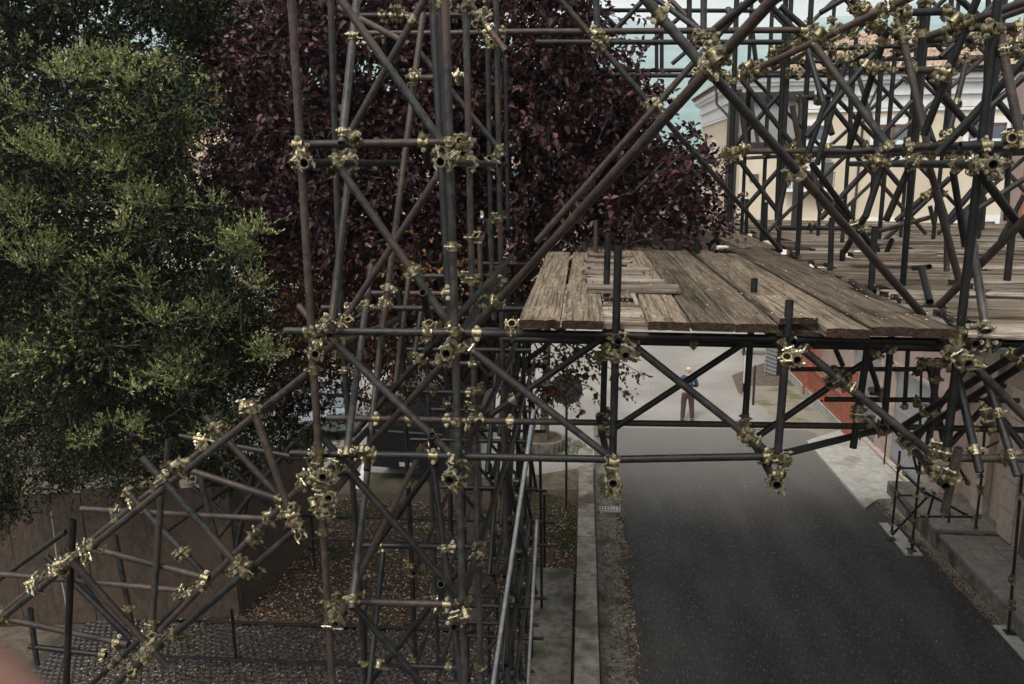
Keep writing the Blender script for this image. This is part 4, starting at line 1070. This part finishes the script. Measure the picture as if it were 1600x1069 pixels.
# ------------------------------------------------------------------ trees
M_BARK = mat('bark', (0.05, 0.042, 0.035), (0.13, 0.11, 0.09), .95, 0, 14, 8, stretch=(1, 1, .3), bump=1, bscale=30)
def limb(mb, a, b, ra, rb, seg=5, wob=.12):
    a, b = Vector(a), Vector(b); pts = [a.lerp(b, i/seg) for i in range(seg+1)]; L_ = (b-a).length
    for i in range(1, seg): pts[i] += Vector((random.uniform(-1, 1), random.uniform(-1, 1), random.uniform(-.6, .6)))*wob*L_/seg
    for i in range(seg): mb.cyl(pts[i], pts[i+1], ra+(rb-ra)*i/seg, 8, ra+(rb-ra)*(i+1)/seg, cap=(i == seg-1))
    return pts
def rand_dir(n, up=0.0):
    d = rng.normal(0, 1, (n, 3)); d /= np.linalg.norm(d, axis=1, keepdims=True); d[:, 2] += up; return d/np.linalg.norm(d, axis=1, keepdims=True)
def sprays(clumps, ntw, nl, tl, leaf, wl, up, droop, cols_in, cols_tip, tipf=0.35, youth=0.5, spread=0.75):
    """twigs fan out of each clump, leaves sit along the twigs"""
    PS, DS, NS, LS, WS, CS = [], [], [], [], [], []
    TW = MB()
    for (c, r) in clumps:
        c = np.array(c); r = np.array(r if hasattr(r, '__len__') else (r, r, r))
        n = max(4, int(ntw*float(np.mean(r))**2*8)); d = rand_dir(n, up); yo = rng.random() < youth; bright = rng.uniform(.75, 1.25)
        st = c+d*r*rng.uniform(.25, .85, (n, 1)); td = d+rng.normal(0, spread*.5, (n, 3)); td /= np.linalg.norm(td, axis=1, keepdims=True)
        k = np.arange(nl)/nl
        for i in range(n):
            ln_ = tl*rng.uniform(.6, 1.3); q = st[i]+td[i]*(k*ln_)[:, None]; q[:, 2] -= droop*(k*ln_)**2*4
            if i % 5 == 0: TW.cyl(tuple(st[i]-td[i]*.1), tuple(q[-1]), .004, 3, .0015, cap=False)
            ld = td[i]*.8+rng.normal(0, .65, (nl, 3)); ld[:, 2] += up*.5-droop
            PS.append(q); DS.append(ld); nn = rng.normal(0, .5, (nl, 3)); nn[:, 2] += 1; NS.append(nn)
            s = leaf*rng.uniform(.65, 1.25, nl)*(1-.35*k); LS.append(s); WS.append(s*wl)
            ci = pick(cols_in, nl, .3); 
            top = d[i][2] > -.25
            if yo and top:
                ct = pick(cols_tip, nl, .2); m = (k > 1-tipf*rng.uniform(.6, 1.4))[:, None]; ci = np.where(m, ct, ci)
            CS.append(ci*bright)
    return [np.concatenate(a) for a in (PS, DS, NS, LS, WS, np.clip(CS, 0.001, 1) if False else CS)]+[TW]
def crown(parent, data, name='leaves', mats=None, big=0):
    p, d, n, l, w, c, tw = data
    org = Vector(parent.location); o3 = np.array(org)
    big = min(big, len(p))
    if big:
        # the leaves that show largest, one object each
        dist = np.linalg.norm(p-np.array([0, 0, H]), axis=1); px_ = l/dist
        idx = np.argsort(-px_)[:big]; rest = np.ones(len(p), bool); rest[idx] = False
        for i in idx:
            o = leaf_cloud('leaf', np.zeros((1, 3)), d[i:i+1], n[i:i+1], l[i:i+1], w[i:i+1], np.clip(c[i:i+1], .001, 1), mats or M_LEAF, parent, kind=None); o.location = Vector(p[i])-org
        p, d, n, l, w, c = p[rest], d[rest], n[rest], l[rest], w[rest], c[rest]
    leaf_cloud(name, p-o3, d, n, l, w, np.clip(c, .001, 1), mats or M_LEAF, parent)
    if tw.v:
        tw.v = [(x-org.x, y-org.y, z-org.z) for x, y, z in tw.v]; part('twigs', tw, M_BARK, parent, kind='stuff')

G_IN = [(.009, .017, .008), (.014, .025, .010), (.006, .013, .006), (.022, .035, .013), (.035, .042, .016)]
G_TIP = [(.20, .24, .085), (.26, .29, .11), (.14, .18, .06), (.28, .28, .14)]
G_OLD = G_IN*5+[(.16, .10, .025)]
def in_green(x, y):
    xr = np.interp(y, [-60, 0, 110, 200, 300, 400, 500, 600, 700, 760], [500, 440, 360, 335, 335, 425, 440, 475, 490, 480])
    yb = np.interp(x, [-100, 0, 110, 200, 300, 480], [850, 845, 820, 790, 755, 765])
    return x < xr and y < yb
TUFTS = []
def green_tree(name, label, n, box_, Yr, rad, ntw, base, up=.35, big=0, youth=.12, leafsz=.056, tips=None):
    cl = []
    t = 0
    while len(cl) < n and t < 20000:
        t += 1; x = rng.uniform(box_[0], box_[1]); y = rng.uniform(box_[2], box_[3]); r = rng.uniform(*rad); Y = rng.uniform(*Yr)
        pr = r*1273/Y*.9
        if not in_green(x+pr*.8-(50 if base[1] > 13 and Yr[0] > 10 and y > 240 else 0), y+pr*.5): continue
        cl.append((P(x, y, Y), (r, r, r*.75)))
    if Yr[0] > 10:
        for _ in range(45): cl.append((P(rng.uniform(290, 420), rng.uniform(-50, 190), rng.uniform(12.6, 14.0)), (.5, .5, .4)))
        for _ in range(26): cl.append((P(rng.uniform(340, 480), rng.uniform(380, 640), rng.uniform(12.6, 14.0)), (.45, .45, .35)))
    tr = thing(name, label, 'tree', base)
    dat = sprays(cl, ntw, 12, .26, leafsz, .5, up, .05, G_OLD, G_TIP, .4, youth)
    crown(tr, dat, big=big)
    if tips:
        tc_ = [(P(x, y, Y), (r, r, r*.8)) for (x, y, Y, r) in tips]
        for _ in range(85):
            x = rng.uniform(-40, 440); y = rng.uniform(90, 720)
            if in_green(x+20, y+20): tc_.append((P(x, y, rng.uniform(6.9, 7.6)), (.16, .16, .12)))
        crown(tr, sprays(tc_, 95, 11, .17, .042, .42, .9, -.1, G_TIP+G_IN[3:], G_TIP, .8, 1.0, .5), name='shoot_tips')
    mb = MB(); b0 = Vector(base); top = b0+Vector((0, 0, 6.5)); limb(mb, (0, 0, 0), (0, 0, 4.2), .2, .14, 6, .05)
    part('trunk', mb, M_BARK, tr)
    mb = MB()
    for (c, r) in cl[::max(1, len(cl)//22)]: limb(mb, (0, 0, random.uniform(2.8, 4.4)), (Vector(c)-b0)*.93+Vector((0, .25, 0)), .04, .008, 5, .2)
    part('branches', mb, M_BARK, tr)
green_tree('green_tree', 'bushy dark evergreen tree with pale green shoot tips filling the left side', 130, (-90, 480, 90, 810), (7.0, 9.4), (.22, .46), 75, (-6.9, 13.4, 0),
           tips=[(115, 130, 7.4, .3), (150, 100, 7.6, .22), (60, 250, 7.4, .3), (180, 250, 7.4, .3), (280, 205, 7.3, .28), (360, 400, 7.0, .3), (400, 370, 7.0, .22), (290, 600, 7, .3), (100, 265, 7.2, .3), (190, 120, 7.6, .15), (230, 330, 7.2, .3), (60, 420, 7.1, .3), (140, 470, 7.2, .3), (330, 500, 7.1, .3), (30, 330, 7.2, .3), (420, 560, 7.1, .22)])
green_tree('green_tree', 'taller darker tree rising behind the pale-tipped evergreen at the top left corner', 270, (-140, 540, -80, 740), (10.2, 13.5), (.4, .8), 30, (-8.2, 14.2, 0), up=.1, youth=.08, leafsz=.075)

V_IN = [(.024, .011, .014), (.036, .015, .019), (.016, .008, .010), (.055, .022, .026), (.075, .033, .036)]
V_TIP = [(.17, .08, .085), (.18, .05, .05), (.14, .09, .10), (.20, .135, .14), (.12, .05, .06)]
V_LOW = [(.20, .07, .035), (.26, .11, .045), (.12, .05, .03), (.07, .04, .025), (.12, .12, .04)]
def in_purple(x, y):
    xl = np.interp(y, [-60, 0, 100, 300, 400, 560], [400, 380, 310, 315, 410, 430])
    xr = np.interp(y, [-60, 0, 35, 60, 110, 150, 200, 240, 300, 350, 390, 410, 470, 560], [1010, 960, 935, 990, 1005, 1060, 1070, 1125, 1140, 1150, 1120, 880, 820, 800])
    yb = np.interp(x, [300, 480, 800, 880, 1100, 1160], [560, 590, 580, 392, 396, 385])
    return xl < x < xr and y < yb
def purple_tree():
    cl, low = [], []
    for n, Yr, rad in ((270, (8.9, 10.2), (.16, .40)), (330, (10.2, 12.6), (.25, .5))):
        k = 0; t = 0
        while k < n and t < 30000:
            t += 1; x = rng.uniform(300, 1160); y = rng.uniform(-70, 590); r = rng.uniform(*rad); Y = rng.uniform(*Yr); pr = r*1273/Y+14
            if not (in_purple(x+pr*.8, y) and in_purple(x-pr*.7, y) and in_purple(x, y+pr*.7)): continue
            if math.hypot(x-1035, y-205) < 24 or math.hypot(x-905, y-170) < 26: continue
            (low if y > 395 and x < 860 else cl).append((P(x, y, Y), (r, r, r*.8))); k += 1
    for (x, y) in ((940, 80), (985, 130), (1010, 165), (1060, 230), (1090, 250), (1120, 290), (1128, 330), (1125, 365), (1095, 370), (1060, 370), (1020, 375), (980, 380), (1085, 225), (1040, 300), (1075, 330), (960, 25), (950, 350), (905, 375), (870, 370), (1000, 95), (1110, 345)):
        cl.append((P(x, y, 8.9), .17))
    base = (-1.9, 12.6, 0); tr = thing('purple_tree', 'large purple-leaved plum tree spreading behind the tower and over the deck edge', 'tree', base)
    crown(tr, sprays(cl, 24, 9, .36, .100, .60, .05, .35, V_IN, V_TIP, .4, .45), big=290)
    for _ in range(95):
        x = rng.uniform(425, 700); y = rng.uniform(400, 620); low.append((P(x, y, rng.uniform(9.6, 12.5)), (.3, .3, .25)))
    for _ in range(40):
        x = rng.uniform(330, 480); y = rng.uniform(-50, 120); cl.append((P(x, y, rng.uniform(10.5, 12.5)), (.4, .4, .3)))
    d2 = sprays(low, 20, 9, .32, .08, .55, .0, .4, V_LOW+V_IN, V_LOW, .4, .5); crown(tr, d2, name='lower_leaves')
    mb = MB(); limb(mb, (0, 0, 0), (.1, -.1, 5.0), .19, .13, 6, .06); part('trunk', mb, M_BARK, tr)
    mb = MB()
    for (c, r) in cl[::9]+low[::12]: limb(mb, (.1, -.1, random.uniform(3.5, 5.6)), Vector(c)-Vector(base), .06, .01, 6, .2)
    part('branches', mb, M_BARK, tr)
purple_tree()
# young street tree in its round planter, low leafy crown in front of the sign
def street_tree():
    base = (-1.13, 21.6, 0); tr = thing('street_tree', 'young tree in a round planter', 'tree', base); tr['label'] = 'slim street tree with bronze leaves growing in a round concrete planter'
    mb = MB(); limb(mb, (0, 0, .1), (.12, -.1, 3.6), .14, .09, 6, .06); part('trunk', mb, M_BARK, tr)
    cl = []
    for (x, y, Y, r) in ((800, 560, 11.5, .2), (830, 570, 11.5, .2), (860, 560, 11.6, .2), (850, 600, 11.5, .2), (885, 590, 11.4, .18), (905, 560, 11.5, .2), (930, 560, 11.5, .13), (920, 585, 11.4, .13), (880, 620, 11.3, .15), (865, 615, 11.3, .16), (960, 580, 11.2, .07), (985, 582, 11.2, .07), (1000, 583, 11.2, .05), (972, 610, 11.2, .07), (930, 610, 11.3, .07), (910, 640, 11.3, .06), (845, 640, 11.4, .12), (815, 620, 11.5, .18), (890, 545, 11.6, .2), (800, 600, 11.6, .18)):
        cl.append((P(x, y, Y), (r, r, r)))
    return tr, cl
st_tree, stc = street_tree()
hb = thing('hanging_branch', 'bronze-leaved branches hanging below the deck between the tower and the front post', 'branch', (-.5, 11.6, 5.2))
crown(hb, sprays(stc, 70, 6, .2, .078, .6, .0, .5, V_LOW+[(.05, .05, .02), (.035, .04, .02)], [(.2, .08, .03)], .4, .4))
mb = MB()
for (c, r) in stc[::2]: limb(mb, (-.5, .2, .5), Vector(c)-Vector(hb.location), .018, .005, 6, .25)
part('branches', mb, M_BARK, hb)
crown(st_tree, sprays([(( -1.1+random.uniform(-.9, .9), 21.6+random.uniform(-.9, .9), 3.2+random.uniform(0, 2)), .4) for _ in range(18)], 9, 7, .3, .09, .6, 0, .3, V_LOW, [(.2, .08, .03)], .4, .3))
pl = thing('round_planter', 'low round concrete planter ring round the foot of the street tree', 'planter', (-1.13, 21.6, 0))
mb = MB(); mb.ring((0, 0, 0), (0, 0, .3), .62, .52, 28); part('rim', mb, M_CONCD, pl)
for k in range(28):
    a = k*math.pi/14; mb = MB(); mb.box((math.cos(a)*.635, math.sin(a)*.635, .15), (.05, .035, .26), Matrix.Rotation(a, 3, 'Z')); part('rib', mb, M_CONCD, pl)
mb = MB(); mb.cyl((0, 0, .02), (0, 0, .2), .515, 24); part('soil', mb, M_LIT, pl)

# ------------------------------------------------------------------ the man standing on the road
def skin_mesh(name, verts, edges, radii, mats, parent, sub=2, root=0):
    me = bpy.data.meshes.new(name); me.from_pydata([Vector(v) for v in verts], edges, []); o = bpy.data.objects.new(name, me); COL.objects.link(o)
    md = o.modifiers.new('s', 'SKIN'); md.use_smooth_shade = True
    for i, r in enumerate(radii):
        v = me.skin_vertices[0].data[i]; v.radius = r if hasattr(r, '__len__') else (r, r); v.use_root = (i == root)
    ss = o.modifiers.new('u', 'SUBSURF'); ss.levels = sub; ss.render_levels = sub
    dg_ = bpy.context.evaluated_depsgraph_get(); m2 = bpy.data.meshes.new_from_object(o.evaluated_get(dg_)); m2.name = name
    bpy.data.objects.remove(o); m2.materials.clear()
    for m in mats: m2.materials.append(m)
    for p_ in m2.polygons: p_.use_smooth = True
    return link(name, m2, parent)
M_SKIN = mat('skin', (.42, .25, .18), (.5, .31, .23), .6, 0, 8, 3)
M_JKT = mat('navy_jacket', (.022, .032, .065), (.045, .06, .11), .85, 0, 14, 6, bump=.4, bscale=16)
M_TRS = mat('maroon_trousers', (.045, .022, .026), (.08, .04, .045), .9, 0, 14, 6, bump=.3, bscale=20)
M_HAIR = mat('grey_hair', (.42, .41, .39), (.6, .58, .55), .8, 0, 60, 4)
M_SHOE = mat('dark_shoe', (.02, .018, .016), (.04, .035, .03), .5, 0, 10)
man = thing('person', 'grey-haired man in blue jacket and maroon trousers standing on the road, back turned', 'person', (3.22, 24.25, 0.0))
bv = [(0, 0, .95), (0, 0, 1.12), (0, .0, 1.30), (0, .01, 1.42), (0, .02, 1.50), (0, .04, 1.575), (0, .055, 1.64), (0, .05, 1.70),
      (-.10, 0, .90), (-.12, .01, .50), (-.14, -.02, .09), (-.15, .11, .035), (.10, 0, .90), (.13, .01, .50), (.15, -.02, .09), (.18, .10, .035),
      (-.19, 0, 1.41), (-.27, .02, 1.14), (-.16, .24, 1.08), (-.09, .30, 1.10), (.19, 0, 1.41), (.28, .0, 1.14), (.17, .23, 1.10), (.10, .30, 1.12)]
be = [(0, 1), (1, 2), (2, 3), (3, 4), (4, 5), (5, 6), (6, 7), (0, 8), (8, 9), (9, 10), (10, 11), (0, 12), (12, 13), (13, 14), (14, 15), (3, 16), (16, 17), (17, 18), (18, 19), (3, 20), (20, 21), (21, 22), (22, 23)]
br = [(.15, .11), (.14, .105), (.16, .11), (.13, .09), (.055, .06), (.07, .085), (.075, .092), (.05, .06), (.085, .085), (.06, .06), (.042, .045), (.035, .03), (.085, .085), (.06, .06), (.042, .045), (.035, .03),
      .062, .045, .034, .035, .062, .045, .034, .035]
skin_mesh('body', bv, be, br, [M_SKIN], man)
jv = [(0, 0, .93), (0, 0, 1.12), (0, 0, 1.30), (0, .01, 1.43), (0, .02, 1.485)]+[bv[i] for i in (16, 17)]+[(-.185, .19, 1.09)]+[bv[i] for i in (20, 21)]+[(.19, .19, 1.10)]
skin_mesh('jacket', jv, [(0, 1), (1, 2), (2, 3), (3, 4), (3, 5), (5, 6), (6, 7), (3, 8), (8, 9), (9, 10)], [(.185, .135), (.17, .13), (.185, .135), (.15, .115), (.075, .075), .085, .066, .055, .085, .066, .055], [M_JKT], man)
tv = [(0, 0, 1.0), (0, 0, .92), (-.10, 0, .82), (-.12, .01, .50), (-.14, -.01, .08), (.10, 0, .82), (.13, .01, .50), (.155, -.01, .08)]
skin_mesh('trousers', tv, [(0, 1), (1, 2), (2, 3), (3, 4), (1, 5), (5, 6), (6, 7)], [(.16, .125), (.17, .13), .11, .085, .075, .11, .085, .075], [M_TRS], man)
skin_mesh('hair', [(0, .02, 1.60), (0, .022, 1.67), (0, .045, 1.73)], [(0, 1), (1, 2)], [(.078, .07), (.085, .092), (.055, .06)], [M_HAIR], man)
for s in (-1, 1):
    skin_mesh('shoe', [(s*.14, -.05, .04), (s*.15, .05, .045), (s*.165, .15, .035)], [(0, 1), (1, 2)], [.042, .048, .04], [M_SHOE], man)
    mb = MB(); mb.cyl((s*.078, .055, 1.62), (s*.09, .05, 1.655), .016, 8, .022); part('ear', mb, M_SKIN, man, True)
    # five bent fingers on each raised hand
    hx, hy, hz = (s*.09, .30, 1.105)
    for k in range(4): mb = MB(); a = Vector((hx-s*.01, hy+.02, hz+.028-.018*k)); mb.cyl(a, a+Vector((-s*.03, .03, 0)), .009, 6, .008); mb.cyl(a+Vector((-s*.03, .03, 0)), a+Vector((-s*.05, .015, 0)), .008, 6, .006); part('finger', mb, M_SKIN, man, True)
    mb = MB(); mb.cyl((hx, hy, hz+.035), (hx-s*.02, hy+.02, hz+.07), .010, 6, .008); part('thumb', mb, M_SKIN, man, True)
mb = MB(); mb.cyl((0, .135, 1.64), (0, .155, 1.635), .014, 6, .01); part('nose', mb, M_SKIN, man, True)

# ------------------------------------------------------------------ vehicles beyond the tower
M_BLK = mat('black_body', (.006, .006, .007), (.012, .012, .013), .45, 0, 4)
M_TYRE = mat('tyre', (.012, .012, .012), (.02, .02, .02), .8, 0, 20)
M_SILV = mat('silver_paint', (.16, .175, .19), (.22, .24, .26), .35, .5, 3)
M_LAMP = mat('red_lamp', (.25, .01, .01), (.35, .02, .02), .25)
def wheel(parent, x, y, r=.32, w=.2):
    wb = MB(); wb.ring((x-w/2, y, r), (x+w/2, y, r), r, r*.62, 24); wh = part('wheel', wb, M_TYRE, parent, True)
    rb = MB(); rb.cyl((x-w*.42, y, r), (x+w*.42, y, r), r*.62, 20)
    for k in range(5): a = k*1.2566; rb.box((x+w*.44, y+math.cos(a)*r*.3, r+math.sin(a)*r*.3), (.03, r*.5, .05), Matrix.Rotation(-a, 3, 'X').inverted() if False else Matrix.Rotation(a, 3, 'X'))
    part('rim', rb, M_SILV, wh)
van = thing('black_van', 'black van parked beyond the tower, its rear towards the viewer', 'van', (-4.4, 18.9, 0), rz=R(-8))
def prism(mb, prof, y0, y1):
    """profile in x-z swept along y"""
    n = len(prof); mb.add([(x, y0, z) for x, z in prof]+[(x, y1, z) for x, z in prof], [tuple(range(n)), tuple(range(n, 2*n))[::-1]]+[(i, i+n, (i+1) % n+n, (i+1) % n) for i in range(n)])
b = MB(); prism(b, [(-1.0, .38), (1.0, .38), (1.05, 1.15), (.92, 2.35), (.82, 2.5), (-.82, 2.5), (-.92, 2.35), (-1.05, 1.15)], 0, 4.6); part('body', b, M_BLK, van)
b = MB(); b.b2(-.72, -.012, 1.42, -.03, -.002, 2.2); b.b2(.03, -.012, 1.42, .72, -.002, 2.2); part('rear_window', b, mat('tinted_glass', (.02, .024, .028), (.03, .035, .04), .1), van)
b = MB(); b.b2(-.9, -.02, 1.28, .9, -.003, 1.32); part('trim_strip', b, M_SILV, van)
b = MB(); b.b2(-1.0, -.12, .36, 1.0, .0, .6); part('bumper', b, M_BLK, van)
for s in (-1, 1): b = MB(); b.b2(s*.98-.07, -.025, .85, s*.98+.0, -.001, 1.25); part('tail_lamp', b, M_LAMP, van); wheel(van, s*.82, .8); wheel(van, s*.82, 3.6)
b = MB(); b.b2(-.25, -.135, .42, .25, -.122, .53); part('number_plate', b, mat('plate', (.5, .5, .48), (.6, .6, .58), .5), van)
def car(name, label, loc, rz, paint, group=None):
    t = thing(name, label, 'car', loc, group, rz)
    v = []; W = .86
    prof = [(-2.1, .35), (-2.15, .75), (-1.9, .92), (-1.35, 1.42), (.45, 1.45), (1.15, .98), (2.0, .85), (2.12, .55), (2.1, .3)]
    b = MB(); n = len(prof); vs = []
    for s in (-1, 1):
        for (y, z) in prof: k = W*(.80 if z > 1.2 else 1.0); vs.append((s*k, y, z))
    b.add(vs, [tuple(range(n)), tuple(range(n, 2*n))[::-1]]+[(i, (i+1) % n, (i+1) % n+n, i+n) for i in range(n)]); part('body', b, paint, t)
    gl = MB(); gl.add([(-.62, -1.40, 1.40), (.62, -1.40, 1.40), (.74, -1.84, .99), (-.74, -1.84, .99)], [(0, 1, 2, 3)]); gl.v = [(x, y-.02, z+.012) for x, y, z in gl.v]; part('rear_window', gl, M_GLASS, t)
    for s in (-1, 1):
        gl = MB(); gl.add([(s*.72, -1.25, 1.36), (s*.72, .4, 1.38), (s*.87, .95, .98), (s*.87, -1.6, .98)], [(0, 1, 2, 3)]); gl.v = [(x+s*.012, y, z) for x, y, z in gl.v]; part('side_window', gl, M_GLASS, t)
        b = MB(); b.b2(s*.80-.06, -2.17, .68, s*.80+.02, -2.05, .86); part('tail_lamp', b, M_LAMP, t); wheel(t, s*.78, -1.3, .3, .18); wheel(t, s*.78, 1.35, .3, .18)
    return t
car('parked_car', 'pale silver car parked at the far left behind the trees, nearer the van', (-8.3, 23.5, 0), R(20), M_SILV)
car('parked_car', 'grey car parked behind the dark evergreen, farthest to the left', (-11.5, 21.5, 0), R(25), M_SILV)
o = sheet('parking_line', [(-5.7, 18.3), (-5.5, 18.25), (-6.2, 22.5), (-6.4, 22.5)], .004, M_WHITE)

# houses and dark hedge far behind the trees at the left
hs_ = thing('far_house', 'distant pinkish house with an orange tile roof glimpsed through the purple tree', 'house', (-9, 62, 0))
b = MB(); b.b2(-9, 0, 0, 9, 9, 10.8); part('wall', b, M_PINK, hs_); roof(-9.6, 9.6, -.6, 9.6, 10.9, 3.2, hs_)
for k in range(6):
    for z in (2.5, 6.2): b = MB(); b.b2(-7.6+k*2.7, -.04, z, -6.5+k*2.7, 0, z+1.7); w_ = part('window', b, M_WHITE, hs_); b = MB(); b.b2(-7.5+k*2.7, -.06, z+.1, -6.6+k*2.7, -.041, z+1.6); part('pane', b, M_GLASS, w_)
hs2 = thing('far_house', 'distant grey-white house behind the evergreen trees at the left', 'house', (-31, 55, 0))
b = MB(); b.b2(-8, 0, 0, 8, 9, 8.5); part('wall', b, M_CREAM, hs2); roof(-8.6, 8.6, -.6, 9.6, 8.6, 3, hs2)
for k in range(5):
    for z in (2.2, 5.4): b = MB(); b.b2(-6.6+k*2.7, -.04, z, -5.5+k*2.7, 0, z+1.6); w_ = part('window', b, M_WHITE, hs2); b = MB(); b.b2(-6.5+k*2.7, -.06, z+.1, -5.6+k*2.7, -.041, z+1.5); part('pane', b, M_GLASS, w_)

# ------------------------------------------------------------------ small things on the deck
def bag(name, label, loc, s, m):
    bm = bmesh.new(); bmesh.ops.create_icosphere(bm, subdivisions=3, radius=1)
    for v in bm.verts:
        k = 1+.45*noise.noise(v.co*2.2+Vector(loc))+.2*noise.noise(v.co*6); v.co = Vector((v.co.x*s[0]*k, v.co.y*s[1]*k, max(-.02, v.co.z*s[2]*k+.02)))
    me = bpy.data.meshes.new(name); bm.to_mesh(me); bm.free(); me.materials.append(m)
    o = link(name, me, None, loc); tag(o, label, name.replace('_', ' '))
M_BAG = mat('white_plastic', (.6, .6, .6), (.75, .75, .74), .35, 0, 8, bump=.8, bscale=20)
bag('plastic_bag', 'crumpled white plastic bag on the deck left of the middle scaffold posts', P(1348, 404, 8.6)-Vector((0, 0, .0)), (.15, .1, .055), M_BAG)
bag('plastic_bag', 'small crumpled white bag on the deck between the two right-hand front posts', P(1532, 458, 6.0)+Vector((0, 0, .03)), (.08, .06, .04), M_BAG)
b = MB(); p0 = P(1120, 402, 8.45); p0.z = ZT+.04; b.cyl(p0, p0+Vector((.09, .03, 0)), .022, 10, .018); b.cyl(p0+Vector((.09, .03, 0)), p0+Vector((.12, .04, 0)), .018, 10, .009)
tag(link('crushed_bottle', b.mesh('crushed_bottle', M_BAG, True)), 'small crushed pale bottle lying on the deck beside the purple leaves', 'bottle')

# the blurred hand of whoever takes the picture, at the lower left corner
T_ = P(100, 1175, .135); dx = RT; dy = -UP
ax = (dx*.75+dy*.66).normalized(); sd_ = (dx*-.66+dy*.75).normalized(); bk = -FW
hv = []; he = []; hr = []
W0 = T_-ax*.16+sd_*.03
hv.append(W0-ax*.02); hr.append((.028, .02)); hv.append(W0+ax*.03); hr.append((.036, .016)); he.append((0, 1))
for k, (off, ln_) in enumerate(((0, 1.0), (.022, 1.06), (.043, .98), (.062, .80))):
    tip = T_-ax*(.078*(1-ln_))+sd_*off; base_ = T_-ax*.085+sd_*(off*.92); i = len(hv)
    hv += [base_, base_.lerp(tip, .4)+bk*.004, base_.lerp(tip, .75)+bk*.002, tip-bk*.002]; hr += [.0105, .0092, .0085, .0066]; he += [(1, i), (i, i+1), (i+1, i+2), (i+2, i+3)]
i = len(hv); hv += [W0+ax*.02-sd_*.03, W0+ax*.055-sd_*.045, W0+ax*.08-sd_*.05]; hr += [.014, .011, .009]; he += [(0, i), (i, i+1), (i+1, i+2)]
hand = skin_mesh('hand', hv, he, hr, [mat('hand_skin', (.15, .075, .055), (.19, .10, .07), .55, 0, 30)], None)
tag(hand, 'out-of-focus hand whose finger covers the lower left corner of the view', 'hand')
for k, off in enumerate((0, .022, .043, .062)): pass
print('tubes', len(TUBES), 'objects', len(bpy.data.objects), NCP)
